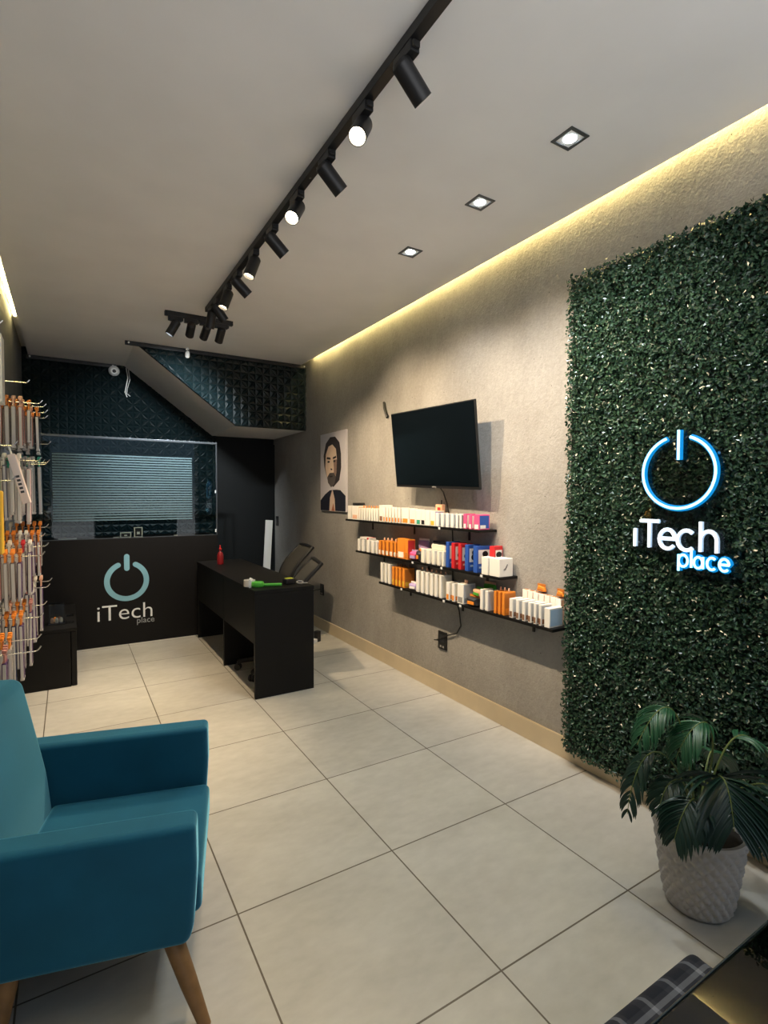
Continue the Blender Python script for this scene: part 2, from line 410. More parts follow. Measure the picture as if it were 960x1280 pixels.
for i, y in enumerate(ys):
    odd = i % 2 == 0
    d = (.75, .03, -.66) if odd else ((-.46, -.42, -.78) if i < 5 else (-.34, -.02, -.92))
    if i == 8: d = (.62, .1, -.8)
    if i == 9: d = (-.1, .35, -.9)
    spot((TX, y, ZC - .035), d, '%s black spotlight from the front end of the long track, aimed %s' % (ORD[i], 'at the stucco wall' if odd else ('down' if i == 9 else 'at the left side')),
         [38, 17, 44, 36, 48, 52, 54, 66, 50, 62][i], WARM, M['lens_warm'], 74 if odd else 66, .8)
for x, d, w, al in ((.262, (-.45, .12, -.85), 26, 'first'), (.38, (.02, .88, -.47), 46, 'second'), (.495, (-.08, .84, -.53), 44, 'third'), (.61, (-.05, .74, -.67), 36, 'fourth')):
    spot((x, 1.415, ZC - .035), d, '%s black spotlight from the left end of the short crosswise track' % al, w, (.90, .97, 1.), M['lens_cool'], 75, .7, along_x=True)

# recessed downlights
for i, y in enumerate((-1.466, -.941, -.345)):
    t = thing('recessed_downlight', '%s square white recessed downlight from the front, in the ceiling' % ORD[i], 'downlight', (1.252, y, ZC), 0, 'recessed downlights')
    b = BM()
    for s in (-1, 1):
        box(b, s * .045 - .007, s * .045 + .007, -.052, .052, -.004, .0, .001); box(b, -.038, .038, s * .045 - .007, s * .045 + .007, -.004, 0, .001)
    obj('frame', b, M['alu'], t)
    b = BM(); lathe(b, [(0, -.006), (.018, -.005), (.026, -.002), (.027, -.0005)], 24); obj('lens', b, M['lens_cool'], t)
    b = BM(); box(b, -.038, .038, -.038, .038, -.0012, -.0004); obj('reflector', b, M['white_p'], t)
    L = bpy.data.lights.new('spot_lamp', 'SPOT'); L.energy = 19; L.color = (.86, .94, 1); L.spot_size = math.radians(120); L.spot_blend = .8; L.shadow_soft_size = .03
    lo = bpy.data.objects.new('spot_lamp', L); COL.objects.link(lo); lo.parent = t; lo.location = (0, 0, -.012)

# ------------------------------------------------------------------ rear: counter board, logo, glass screen
t = thing('reception_counter', 'black reception front board carrying the pale blue power logo', 'counter', (0, 2.46, 0))
b = BM(); box(b, -.83, .82, 0, .03, 0, .985, .002); obj('front_board', b, M['black_board'], t)
b = BM(); box(b, -.83, .82, .03, .42, .955, .985, .002); obj('counter_top', b, M['black_lam'], t)
b = BM(); box(b, .79, .82, .03, .42, 0, .955, .002); obj('side_panel', b, M['black_lam'], t)
def arc(cx, cz, r, a0, a1, n=40): return [(cx + r * math.cos(math.radians(a0 + (a1 - a0) * i / n)), cz + r * math.sin(math.radians(a0 + (a1 - a0) * i / n))) for i in range(n + 1)]
def ribbon(bm, pts, w, y0, y1, mi=0):
    """flat strip of width w along 2-D pts (x,z) with round ends, thickness y0..y1"""
    P = [Vector(p) for p in pts]; L, Rr = [], []
    for i in range(len(P)):
        tg = (P[min(i + 1, len(P) - 1)] - P[max(i - 1, 0)]).normalized(); n = Vector((-tg.y, tg.x))
        L.append(P[i] + n * w / 2); Rr.append(P[i] - n * w / 2)
    def cap(c, tg, s):
        n = Vector((-tg.y, tg.x)); return [c + (n * math.cos(a) * s + tg * math.sin(a)) * w / 2 for a in [PI * k / 8 for k in range(1, 8)]]
    t1 = (P[-1] - P[-2]).normalized(); t0 = (P[0] - P[1]).normalized()
    tmp = bmesh.new()
    def quad(a, bq, c, d):
        v = [tmp.verts.new((p.x, y0, p.y)) for p in (a, bq, c, d)]; tmp.faces.new(v)
    for i in range(len(P) - 1): quad(L[i], L[i + 1], Rr[i + 1], Rr[i])
    for C_, tg in ((P[-1], t1), (P[0], t0)):
        n = Vector((-tg.y, tg.x)); ring = [C_ + n * w / 2] + cap(C_, tg, 1) + [C_ - n * w / 2]
        tmp.faces.new([tmp.verts.new((p.x, y0, p.y)) for p in ring])
    bmesh.ops.remove_doubles(tmp, verts=tmp.verts, dist=1e-5)
    ex = bmesh.ops.extrude_face_region(tmp, geom=tmp.faces[:])
    for v in [g for g in ex['geom'] if isinstance(g, bmesh.types.BMVert)]: v.co.y = y1
    bmesh.ops.recalc_face_normals(tmp, faces=tmp.faces)
    merge(bm, tmp, None, mi)
CX, CZ, RR = -.005, .590, .165
lg = BM()
ribbon(lg, arc(CX, CZ, RR, 116, 424, 60), .046, -.0035, -.0008)
ribbon(lg, [(CX, CZ + .225), (CX, CZ + .115)], .046, -.0035, -.0008)
lo = obj('power_logo', lg, M['logo_blue'], t)
def text_mesh(body, name, size, loc, m, parent, sx=1., ext=.001, off=0.):
    cu = bpy.data.curves.new('txt', 'FONT'); cu.body = body; cu.size = size; cu.extrude = ext; cu.offset = off; cu.resolution_u = 4
    o = bpy.data.objects.new('txt', cu); COL.objects.link(o)
    bpy.context.view_layer.update()
    me = bpy.data.meshes.new_from_object(o.evaluated_get(bpy.context.evaluated_depsgraph_get()))
    bpy.data.objects.remove(o); bpy.data.curves.remove(cu)
    xs = [v.co.x for v in me.vertices]; x0, x1 = min(xs), max(xs)
    me.transform(Matrix.Translation(loc) @ Matrix.Rotation(PI / 2, 4, 'X') @ Matrix.Diagonal((sx, 1, 1, 1)) @ Matrix.Translation((-x0, 0, 0)))
    me.materials.clear(); me.materials.append(m); me.name = name
    n = bpy.data.objects.new(name, me); COL.objects.link(n); n.parent = parent
    return n, (x1 - x0) * sx
text_mesh('iTech', 'logo_lettering', .205, (-.250, -.002, .236), M['logo_white'], t, sx=1.06, off=-.0014)
text_mesh('place', 'logo_lettering', .076, (.075, -.002, .185), M['logo_grey'], t, sx=1.0)

t = thing('glass_partition', 'framed glass screen with striped frosted film on black reception counter', 'partition', (0, 2.47, .985))
b = BM(); box(b, -.83, .81, -.003, .003, .004, .905); obj('glass_pane', b, M['glass'], t)
b = BM(); box(b, -.83, .82, -.012, .012, .905, .925, .002); box(b, .808, .82, -.012, .012, 0.0, .905, .002); box(b, -.83, .808, -.008, .008, 0.0, .006, .001); obj('frame', b, M['alu'], t)
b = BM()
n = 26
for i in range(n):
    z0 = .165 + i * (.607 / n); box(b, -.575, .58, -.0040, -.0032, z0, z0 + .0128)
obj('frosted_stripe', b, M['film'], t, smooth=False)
for zz in (.03, .42):
    b = BM(); box(b, .795, .807, -.02, -.012, zz, zz + .03, .002); obj('clip', b, M['white_p'], t)
# small things on the counter behind the glass
def framed(loc, w, h, label):
    t = thing('framed_card', label, 'framed card', loc, 0, 'small white framed cards behind the glass')
    b = BM(); box(b, -w / 2, w / 2, 0, .012, 0, .008, .001); box(b, -w / 2, w / 2, 0, .012, h - .008, h, .001); box(b, -w / 2, -w / 2 + .009, 0, .012, .008, h - .008, .001); box(b, w / 2 - .009, w / 2, 0, .012, .008, h - .008, .001)
    obj('frame', b, M['white_p'], t)
    b = BM(); box(b, -w / 2 + .009, w / 2 - .009, .004, .01, .008, h - .008); obj('card', b, M['black_plastic'], t)
    b = BM(); box(b, -.012, .012, .002, .004, h * .3, h * .55, .0008); obj('symbol', b, M['white_p'], t)
framed((.102, 2.52, .985), .075, .095, 'taller white framed black card behind the glass screen')
framed((-.005, 2.52, .985), .095, .05, 'lower wide white framed black card behind the glass screen')
for x, w, lb in ((-.085, .05, 'short white strip lying behind the glass beside the framed cards'), (-.47, .14, 'long white strip lying behind the glass near the accessory display'), (.43, .03, 'tiny white piece lying behind the glass toward its open end')):
    tag(bx('paper_strip', x - w / 2, x + w / 2, 2.50, 2.53, .985, .997, M['white_p']), lb, 'strip')

# CCTV + sensor
t = thing('mounted_camera', 'round white dome camera on the rear wall under the ceiling', 'camera', (-.02, 3.46, 2.72))
b = BM(); lathe(b, [(0, 0), (.05, 0), (.055, .012), (.05, .03), (.034, .045), (.03, .05), (.02, .046), (0, .046)], 28, Mx=Matrix.Rotation(PI / 2 + .25, 4, 'X') @ Matrix.Rotation(0, 4, 'Z')); obj('housing', b, M['white_p'], t)
b = BM(); lathe(b, [(0, .052), (.016, .050), (.02, .044)], 20, Mx=Matrix.Rotation(PI / 2 + .25, 4, 'X')); obj('lens', b, M['black_plastic'], t)
b = BM(); box(b, -.03, .03, .0, .038, -.02, .04, .004); obj('bracket', b, M['white_p'], t)
b = BM()
tube(b, [(.10, 3.475, 2.77), (.115, 3.47, 2.66), (.10, 3.47, 2.58), (.085, 3.46, 2.50), (.105, 3.46, 2.45)], .005, 8)
tube(b, [(.12, 3.475, 2.77), (.135, 3.47, 2.64), (.11, 3.47, 2.55), (.10, 3.455, 2.49), (.135, 3.45, 2.46)], .004, 8)
tag(obj('camera_cable', b, M['white_p']), 'loose white cable pair hanging beside the dome camera', 'cable')
t = thing('ceiling_sensor', 'small white sensor hanging from the rail at the stair bulkhead', 'sensor', (.535, 2.40, ZC))
b = BM(); box(b, -.015, .015, -.015, .015, -.022, 0, .004); obj('base', b, M['white_p'], t)
b = BM(); tube(b, [(0, 0, -.02), (0, -.01, -.035)], .006, 10); lathe(b, [(0, 0), (.016, .0), (.02, -.01), (.02, -.05), (.014, -.062), (0, -.064)], 20, Mx=Matrix.Translation((0, -.012, -.032)) @ Matrix.Rotation(.2, 4, 'X')); obj('head', b, M['white_p'], t)

# white plank leaning in corner
b = BM()
Mx = Matrix.Translation((1.60, 3.36, 0.006)) @ Matrix.Rotation(math.radians(4.8), 4, 'Y') @ Matrix.Rotation(math.radians(-4.5), 4, 'X')
box(b, -.045, .045, -.009, .009, 0, 1.075, .002, Mx=Mx); tag(obj('white_plank', b, M['white']), 'narrow white board leaning in the dark rear corner behind the desk', 'board')

# ------------------------------------------------------------------ desk
t = thing('desk', 'long black laminate desk with open bays standing out from reception counter', 'desk', (.6, .545, 0))
bx('desktop', 0, .435, 0, 1.84, .715, .74, M['black_lam'], t)
for y in (0, .82, 1.80): bx('end_panel' if y != .82 else 'centre_panel', 0.003, .432, y + .001, y + .026, 0, .714, M['black_lam'], t)
bx('front_panel', .003, .021, .027, .819, .375, .714, M['black_lam'], t); bx('front_panel', .003, .021, .847, 1.799, .375, .714, M['black_lam'], t)

# things on desk
t = thing('tape_dispenser', 'bright green tape gun with clear roll lying on black desk', 'tape dispenser', (.69, .695, .74), math.radians(-22))
b = BM(); lathe(b, [(.022, 0), (.040, 0), (.040, .045), (.022, .045), (.022, 0)], 28, Mx=Matrix.Translation((-.075, .012, .003))); obj('tape_roll', b, M['cl_tape'] if 'cl_tape' in M else mat('clear_tape', (.75, .72, .66), .25), t)
b = BM(); lathe(b, [(0, 0), (.030, 0), (.036, .008), (.036, .03), (.030, .038), (0, .038)], 24, Mx=Matrix.Translation((-.02, -.01, .0)) @ Matrix.Diagonal((1.3, .9, 1, 1))); box(b, .02, .15, -.016, .008, .002, .022, .007, 3); obj('handle', b, pc('green'), t)
b = BM(); prism(b, [(-.075, .0), (-.06, .0), (-.055, .05), (-.075, .06)], 'y', -.045, .045, .002); obj('cutter_plate', b, M['white_p'], t)
t = thing('tape_measure', 'black squat gadget with a yellow top on black desk', 'gadget', (.905, .70, .74), math.radians(10))
b = BM(); box(b, -.04, .04, -.03, .03, 0, .04, .008, 3); obj('case', b, M['black_plastic'], t)
b = BM(); box(b, -.028, .028, -.02, .02, .0395, .0425, .001); obj('top_label', b, pc('lime'), t)
t = thing('key_ring', 'small grey metal ring lying beside the yellow topped gadget', 'ring', (.975, .665, .74))
b = BM(); tube(b, [(.024 * math.cos(a), .018 * math.sin(a), .006 + .012 * (1 + math.sin(a)) / 2) for a in [2 * PI * k / 24 for k in range(24)]], .005, 8, closed=True); obj('ring', b, pc('grey'), t)
b = BM(); box(b, .022, .06, -.006, .006, .0, .006, .002); obj('tag', b, pc('grey'), t)
t = thing('spray_bottle', 'red bottle standing at the far end of black desk', 'bottle', (.745, 2.05, .74))
b = BM(); lathe(b, [(0, 0), (.026, 0), (.03, .006), (.03, .08), (.022, .105), (.010, .12), (.010, .135), (0, .135)], 24); obj('body', b, mat('dark_red_plastic', (.25, .012, .016), .35), t)
b = BM(); lathe(b, [(0, .135), (.012, .135), (.012, .150), (.005, .155), (.004, .178), (0, .178)], 16); obj('nozzle', b, pc('red'), t)

# ------------------------------------------------------------------ office chairs
def office_chair(loc, rz, label, lift):
    """local: occupant faces -x"""
    t = thing('office_chair', label, 'office chair', loc, rz, 'mesh office chairs behind the desk')
    def curve(z):   # backrest lean
        return .185 + .34 * (z - .42) - .10 * math.sin((z - .42) / .46 * PI)
    H0, H1, W2 = .46, .90, .20
    zs = [H0 + (H1 - H0) * i / 12 for i in range(13)]
    def wd(z): return W2 * (.80 + .20 * min(1, (z - H0) / .2))
    b = BM()
    loop = [(curve(z), -wd(z), z + lift) for z in zs] + [(curve(H1) - .012 * math.cos(s * PI / 2), s * W2, H1 + .012 * math.cos(s * PI / 2) + lift) for s in (-.6, -.2, .2, .6)] + [(curve(z), wd(z), z + lift) for z in zs[::-1]] + [(curve(H0) - .015, s * W2 * .8, H0 - .005 + lift) for s in (.5, 0, -.5)]
    tube(b, loop, .016, 8, closed=True); obj('back_frame', b, M['black_plastic'], t)
    b = BM(); vs = [[b.verts.new((curve(z) - .02 * (1 - (y / W2) ** 2), y * wd(z) / W2, z + lift)) for y in [W2 * (k / 4 - 1) for k in range(9)]] for z in zs]
    for r0, r1 in zip(vs, vs[1:]):
        for k in range(8): b.faces.new((r0[k], r0[k + 1], r1[k + 1], r1[k]))
    o = obj('back_mesh', b, M['mesh_fabric'], t); md = o.modifiers.new('thick', 'SOLIDIFY'); md.thickness = .004
    b = BM(); tube(b, [(curve(.62) + .02, -.07, .60 + lift), (curve(.68) + .025, -.06, .67 + lift), (curve(.69) + .025, 0, .69 + lift), (curve(.68) + .025, .06, .67 + lift), (curve(.62) + .02, .07, .60 + lift)], .010, 8)
    tube(b, [(curve(.66) + .03, 0, .68 + lift), (curve(.55) + .045, 0, .56 + lift), (.17, 0, .40 + lift), (.0, 0, .385 + lift)], .018, 8); obj('back_support', b, M['black_plastic'], t)
    b = BM(); box(b, -.24, .20, -.22, .22, .40 + lift, .46 + lift, .025, 4); obj('seat', b, M['black_plastic'], t)
    for s in (-1, 1):
        b = BM(); y = s * .255
        tube(b, [(.02, s * .22, .41 + lift), (.03, y, .42 + lift), (.10, y, .53 + lift), (.08, y, .625 + lift), (-.14, y, .635 + lift), (-.17, y, .61 + lift), (-.10, y, .50 + lift), (.0, y, .42 + lift)], .013, 8); obj('armrest', b, M['black_plastic'], t)
    b = BM(); tube(b, [(0, 0, .09), (0, 0, .40 + lift)], .025, 14); tube(b, [(0, 0, .06), (0, 0, .22)], .034, 14); obj('gas_lift', b, M['black_metal'], t)
    base = BM(); pts = []
    for k in range(5):
        a = 2 * PI * k / 5 + .3; ca, sa = math.cos(a), math.sin(a); pts.append((ca * .27, sa * .27))
        tube(base, [(0, 0, .105), (ca * .14, sa * .14, .09), (ca * .27, sa * .27, .068)], [.028, .022, .016], 8)
    obj('star_base', base, M['black_plastic'], t)
    for x, y in pts:
        b = BM()
        for s in (-1, 1):
            a = math.atan2(y, x) + PI / 2; dx, dy = math.cos(a) * .012 * s, math.sin(a) * .012 * s
            lathe(b, [(0, -.009), (.024, -.009), (.026, -.005), (.026, .005), (.024, .009), (0, .009)], 18, Mx=Matrix.Translation((x + dx * 1.1, y + dy * 1.1, .026)) @ Matrix.Rotation(math.atan2(y, x) + PI / 2, 4, 'Z') @ Matrix.Rotation(PI / 2, 4, 'Y'))
        tube(b, [(x, y, .03), (x, y, .07)], .008, 8); obj('caster', b, M['black_plastic'], t)
office_chair((1.125, 1.80, 0), math.radians(-6), 'black mesh office chair farther along the desk', .0)
office_chair((.90, 1.07, 0), math.radians(-14), 'black mesh office chair closer to the near end of the desk', -.045)

# ------------------------------------------------------------------ left cabinet, acrylic case, display
t = thing('low_cabinet', 'low black cabinet against left wall beside the reception counter', 'cabinet', (-.835, 1.467, 0))
bx('body', 0, .375, 0.002, .96, 0, .40, M['black_lam'], t)
bx('cabinet_top', 0, .415, 0, .96, .401, .425, M['black_lam'], t)
for y in (.004, .485): bx('door', .380, .414, y, y + .472, .004, .398, M['black_lam'], t, .003)
t = thing('acrylic_case', 'clear acrylic display case on the low black cabinet', 'display case', (-.545, 1.66, .425))
b = BM(); box(b, -.055, .055, -.045, .045, 0, .012, .002); obj('base', b, M['black_plastic'], t)
b = BM()
for (x0, x1, y0, y1) in ((-.05, -.047, -.04, .04), (.047, .05, -.04, .04), (-.047, .047, -.04, -.037), (-.047, .047, .037, .04)): box(b, x0, x1, y0, y1, .0125, .155)
box(b, -.05, .05, -.04, .04, .1555, .159); obj('clear_cover', b, M['acrylic'], t, smooth=False)
for k, (x, y, c) in enumerate(((-.028, -.02, 'peach'), (.0, -.022, 'white'), (.028, -.015, 'white'), (-.012, .014, 'orange'), (.02, .016, 'rose'))):
    b = BM(); lathe(b, [(0, 0), (.011, .001), (.013, .012), (.011, .03), (.005, .038), (0, .039)], 16, Mx=Matrix.Translation((x, y, 0)))
    o = obj('charm', b, pc(c)); o.location = (-.545, 1.66, .4375); tag(o, '%s small rounded charm %s inside the clear acrylic case' % (c, ['at the front wall side', 'at the front middle', 'at the front door side', 'at the back wall side', 'at the back door side'][k]), 'charm', 'charms in the acrylic case')
t = thing('acrylic_stand', 'small clear acrylic riser beside the acrylic case on cabinet', 'stand', (-.465, 1.66, .425))
b = BM(); box(b, -.022, .03, -.04, .04, .0, .004, .001); box(b, -.022, -.019, -.04, .04, .0045, .06, .001); box(b, -.0185, .03, -.04, .04, .056, .06, .001); obj('riser', b, M['acrylic'], t)

b = BM(); box(b, WL + .0005, WL + .018, -.6, 1.44, .25, 2.42, .002)
for z in np.arange(.33, 2.4, .1): box(b, WL + .0175, WL + .021, -.6, 1.44, float(z), float(z) + .012)
tag(obj('slat_panel', b, M['left_wall']), 'dark slatted display panel on left wall behind the hanging packs', 'panel')
XH = WL + .021
hook_me = None
def hook(y, z, L, label):
    global hook_me
    b = BM(); box(b, XH - WL - .021, .004, -.012, .012, -.02, .02, .001); tube(b, [(.003, 0, 0), (L - .01, 0, 0), (L, 0, .006), (L + .012, 0, .022)], .0032, 8)
    o = obj('hanging_hook', b, M['steel']); o.location = (XH, y, z); tag(o, label, 'hook', 'steel display hooks on the left wall'); return o
pack_cache = {}
def gl(n):
    k = 'film_' + n
    if k not in M: M[k] = mat('glossy_' + n.replace(' ', '_') + '_pack', PAL[n], .22, spec=.6, coat=.6)
    return M[k]
def pack(x, y, z, h, w, th, colr, hdr, label, tilt=0.):
    t = thing('hanging_pack', label, 'pack', (x, y, z), 0, 'hanging accessory packs on the left wall')
    t.rotation_euler = (0, tilt, 0)
    k = (round(h, 3), round(w, 3), round(th, 3), colr)
    if k not in pack_cache:
        b = BM(); box(b, -th / 2, th / 2, -w / 2, w / 2, -h + .014, -.028, th * .3, 2); box(b, -th * .42, th * .42, -w * .46, w * .46, -h, -h + .013, .002, 1, mi=1)
        box(b, -th * .30, th * .30, -w * .508, -w * .49, -h * .96, -.035, .002, 1, mi=1)
        o = obj('pouch', b, [gl(colr), M['pouch']], t); pack_cache[k] = o.data
    else:
        o = bpy.data.objects.new('pouch', pack_cache[k]); COL.objects.link(o); o.parent = t
    k = ('h', round(w, 3), hdr)
    if k not in pack_cache:
        b = BM(); q = w / 2
        for s in (-1, 1): box(b, -.0035, .0035, min(s * .007, s * q), max(s * .007, s * q), -.0275, .012)
        box(b, -.0035, .0035, -.007, .007, .0036, .012)
        for s in (-1, 0, 1):  # crimped flared top
            box(b, -.010, .010, s * q * .6 - q * .22, s * q * .6 + q * .22, .012, .036 + .006 * s, .005, 2)
        o = obj('header_card', b, pc(hdr), t); pack_cache[k] = o.data
    else:
        o = bpy.data.objects.new('header_card', pack_cache[k]); COL.objects.link(o); o.parent = t
M['pouch'] = mat('clear_pouch_film', (.62, .59, .57), .22, spec=.6, coat=.3)
rows = [('top', [(1.37, 1.91, .25, 6), (1.20, 1.92, .26, 6), (1.02, 1.93, .27, 5), (.85, 1.93, .27, 4)]),
        ('second', [(1.37, 1.60, .36, 6), (1.15, 1.58, .34, 5), (.90, 1.58, .36, 5), (.65, 1.56, .36, 4)]),
        ('third', [(1.37, 1.16, .26, 6), (1.12, 1.13, .27, 6), (.85, 1.07, .29, 5), (.60, 1.05, .29, 4)]),
        ('bottom', [(1.37, .80, .36, 6), (1.10, .78, .37, 5), (.85, .72, .36, 5), (.60, .69, .40, 4), (.35, .64, .40, 3), (.12, .62, .36, 3)])]
pal_by_row = [['clear grey', 'clear grey', 'brown grey', 'rose', 'clear grey', 'charcoal'], ['navy', 'white', 'charcoal', 'clear grey', 'pale pink', 'grey'], ['rose', 'charcoal', 'brown grey', 'rose', 'purple', 'clear grey'], ['charcoal', 'clear grey', 'navy', 'clear grey', 'purple', 'clear grey']]
hdrs = [['orange', 'orange', 'peach', 'dark orange'], ['cream', 'white', 'teal green', 'grey'], ['orange', 'dark orange', 'cream', 'red'], ['orange', 'rose', 'cream', 'peach']]
rnd = random.Random(3)
for ri, (rn, hooks) in enumerate(rows):
    for ci, (y, z, hh, n) in enumerate(hooks):
        zz = z + rnd.uniform(-.015, .015)
        hook(y, zz, .235 + rnd.uniform(-.02, .015), 'steel hook, %s from the rear end in the %s row of the wall display' % (ORD[ci], rn))
        for k in range(n):
            c = pal_by_row[ri][(k * 2 + ci + rnd.randrange(2)) % 6]; hd = rnd.choice(hdrs[ri])
            if ri == 1 and ci == 0 and k == 3: hd = 'teal green'
            if ri == 3 and ci == 5: c = 'purple'
            pack(XH + .030 + k * .0325, y, zz, hh * rnd.choice((.84, .92, .97, 1.)), .085, rnd.choice((.020, .023, .026)), c, hd,
                 '%s pack, %s header, %s from wall, %s hook from rear, %s row' % (c, hd, ORD[k], ORD[ci], rn), rnd.uniform(-.02, .012))
hook(1.30, 2.12, .14, 'empty steel hook above the top row near the rear end')
hook(1.40, 1.73, .25, 'empty steel hook between top and second rows, rearmost')
# special packages
t = thing('hanging_box', 'tall white carton hanging at the top near edge of the display', 'box', (XH + .06, .30, 2.19))
b = BM(); box(b, -.035, .035, -.06, .06, -.36, -.03, .003); obj('carton', b, M['white'], t)
b = BM(); box(b, -.004, .004, -.03, .03, -.0295, .03, .001); obj('hang_tab', b, M['white_p'], t)
t = thing('hanging_tube', 'long bright yellow slim pack hanging in the wall display', 'pack', (XH + .10, -.05, 1.42))
b = BM(); box(b, -.014, .014, -.03, .03, -.30, -.02, .008, 3); obj('sleeve', b, pc('yellow'), t)
b = BM(); box(b, -.003, .003, -.02, .02, -.0195, .02, .001); obj('hang_tab', b, pc('green'), t)
t = thing('hanging_box', 'slanting pale pink carton with dark print hanging in the second row', 'box', (XH + .135, .06, 1.585)); t.rotation_euler = (0, math.radians(-14), 0)
b = BM(); box(b, -.016, .016, -.045, .045, -.25, -.02, .003); obj('carton', b, mat('pale_pink_card', (.80, .68, .66), .5), t)
b = BM()
for i in range(5): box(b, -.008, .006, -.0462, -.0445, -.20 + i * .018, -.19 + i * .018)
obj('print', b, pc('charcoal'), t, smooth=False)
b = BM(); box(b, -.003, .003, -.02, .02, -.0195, .018, .001); obj('hang_tab', b, M['white_p'], t)
for y, z, lb in ((.30, 2.195, 'steel hook carrying the tall white carton'), (-.05, 1.422, 'steel hook carrying the long yellow pack'), (.06, 1.585, 'steel hook carrying the slanting pale pink carton')):
    hook(y, z + .021, .085 if z > 2 else .15, lb)

# ------------------------------------------------------------------ poster
t = thing('portrait_picture', 'tall white canvas portrait of dark haired bearded person on grey wall', 'poster', (1.77, 1.733, 1.23))
b = BM(); box(b, -.022, -.0005, -.285, .285, 0, .768, .002); obj('canvas', b, mat('canvas_white', (.66, .63, .66), .6), t)
# painted shapes, local u (to the right seen from the room = -y), v up
def shapes(name, polys, m, lay):
    b = BM()
    for P in polys:
        prism(b, [(-u, v) for u, v in P], 'x', -.0222 - .0004 * lay, -.0221)
    obj(name, b, m, t, smooth=False)
def ell(cx, cy, rx, ry, n=22, a0=0, a1=360): return [(cx + rx * math.cos(math.radians(a0 + (a1 - a0) * i / n)), cy + ry * math.sin(math.radians(a0 + (a1 - a0) * i / n))) for i in range(n if a1 - a0 == 360 else n + 1)]
shapes('painted_clothes', [[(-.28, .004), (-.28, .105), (-.17, .165), (-.06, .205), (.08, .21), (.17, .205), (.28, .15), (.28, .004)]], mat('paint_navy', (.012, .014, .028), .6), 1)
shapes('painted_hair', [[(-.185, .44), (-.205, .55), (-.15, .67), (-.05, .725), (.06, .72), (.15, .66), (.185, .55), (.19, .42), (.15, .30), (.02, .235), (-.10, .29)]], mat('paint_hair', (.035, .03, .032), .6), 2)
shapes('painted_face', [[(-.165, .43), (-.15, .56), (-.09, .635), (0, .65), (.08, .60), (.10, .50), (.09, .38), (.05, .29), (-.04, .265), (-.12, .33)]], pc('skin'), 3)
shapes('painted_shade', [[(.02, .50), (.10, .50), (.09, .38), (.055, .31), (.03, .33), (.035, .42)]], mat('paint_shade', (.30, .20, .16), .6), 4)
shapes('painted_beard', [[(-.115, .335), (-.06, .375), (.03, .375), (.075, .335), (.05, .265), (-.03, .235), (-.10, .28)]], mat('paint_beard', (.10, .085, .08), .6), 5)
PB = mat('paint_black', (.02, .016, .016), .6)
for nm, pl in (('painted_eyebrow', [(-.13, .515), (-.04, .505), (-.045, .525), (-.12, .535)]), ('painted_eyebrow', [(.01, .505), (.085, .515), (.08, .535), (.015, .525)]), ('painted_eye', ell(-.085, .485, .026, .010, 14)), ('painted_eye', ell(.045, .485, .024, .010, 14)), ('painted_mouth', [(-.07, .345), (.015, .345), (.0, .333), (-.055, .333)]), ('painted_nose', [(-.035, .42), (.0, .41), (-.005, .40), (-.04, .405)])):
    shapes(nm, [pl], PB, 6)
shapes('painted_shirt', [[(-.07, .004), (-.055, .13), (.0, .215), (.05, .12), (.06, .004)]], mat('paint_pale', (.72, .55, .45), .6), 3)
shapes('painted_shirt_fold', [[(-.02, .004), (.02, .08), (.05, .004)]], mat('paint_rust', (.40, .13, .06), .6), 4)

# ------------------------------------------------------------------ television
t = thing('television', 'black flat television tilted forward on wall bracket above the shelves', 'television', (1.77, -.075, 1.70))
tilt = Matrix.Translation((-.150, 0, 0)) @ Matrix.Rotation(math.radians(-7), 4, 'Y') @ Matrix.Rotation(math.radians(2.), 4, 'X')
b = BM(); box(b, -.012, .004, -.452, .465, -.268, .268, .003, Mx=tilt); box(b, .0042, .030, -.25, .30, -.22, .10, .008, Mx=tilt); obj('casing', b, M['black_plastic'], t)
b = BM(); box(b, -.0135, -.0122, -.446, .458, -.250, .261, Mx=tilt); obj('screen', b, M['screen'], t)
b = BM(); box(b, -.0145, -.0122, -.022, .022, -.2625, -.2555, Mx=tilt); obj('badge', b, pc('grey'), t)
b = BM(); box(b, -.015, -.001, -.10, .10, -.14, .14, .002); tube(b, [(-.012, .0, .02), (-.06, .05, .0), (-.10, .0, 0)], .016, 8); obj('wall_bracket', b, M['black_metal'], t)
b = BM(); tube(b, [(1.762, .79, 2.145), (1.752, .765, 2.09), (1.755, .728, 2.015)], .011, 8); o = tag(obj('bracket_arm', b, M['black_metal']), 'short dark rod sticking up from wall beside the television corner', 'rod')
b = BM(); tube(b, [(1.64, -.09, 1.47), (1.70, -.085, 1.41), (1.745, -.07, 1.33), (1.757, -.085, 1.24), (1.758, -.115, 1.15), (1.758, -.125, .98), (1.758, -.12, .85), (1.758, -.15, .70), (1.758, -.19, .62), (1.758, -.21, .52), (1.757, -.17, .46), (1.756, -.06, .42), (1.752, .03, .375), (1.742, .06, .365), (1.742, .02, .372)], .0045, 8)
tag(obj('television_cable', b, M['black_plastic']), 'thin black cable dropping from the television behind shelves to outlet', 'cable')
def outlet(y, z, label, w=.08, h=.115):
    t = thing('wall_outlet', label, 'outlet', (1.77, y, z))
    b = BM(); box(b, -.010, -.0005, -w / 2, w / 2, -h / 2, h / 2, .003); obj('plate', b, M['black_plastic'], t)
    b = BM(); box(b, -.013, -.0102, -w * .3, w * .3, -.012, h * .32, .002); obj('socket', b, mat('satin_black', (.03, .032, .035), .3), t)
    b = BM()
    for s in (-1, 1): box(b, -.0125, -.0102, s * .014 - .008, s * .014 + .008, -h * .40, -h * .28, .001)
    obj('mark', b, pc('grey'), t); return t
outlet(-.005, .372, 'black wall outlet under the shelves with television cable plugged in', .095, .125)
outlet(2.02, .415, 'black wall outlet behind the office chairs')
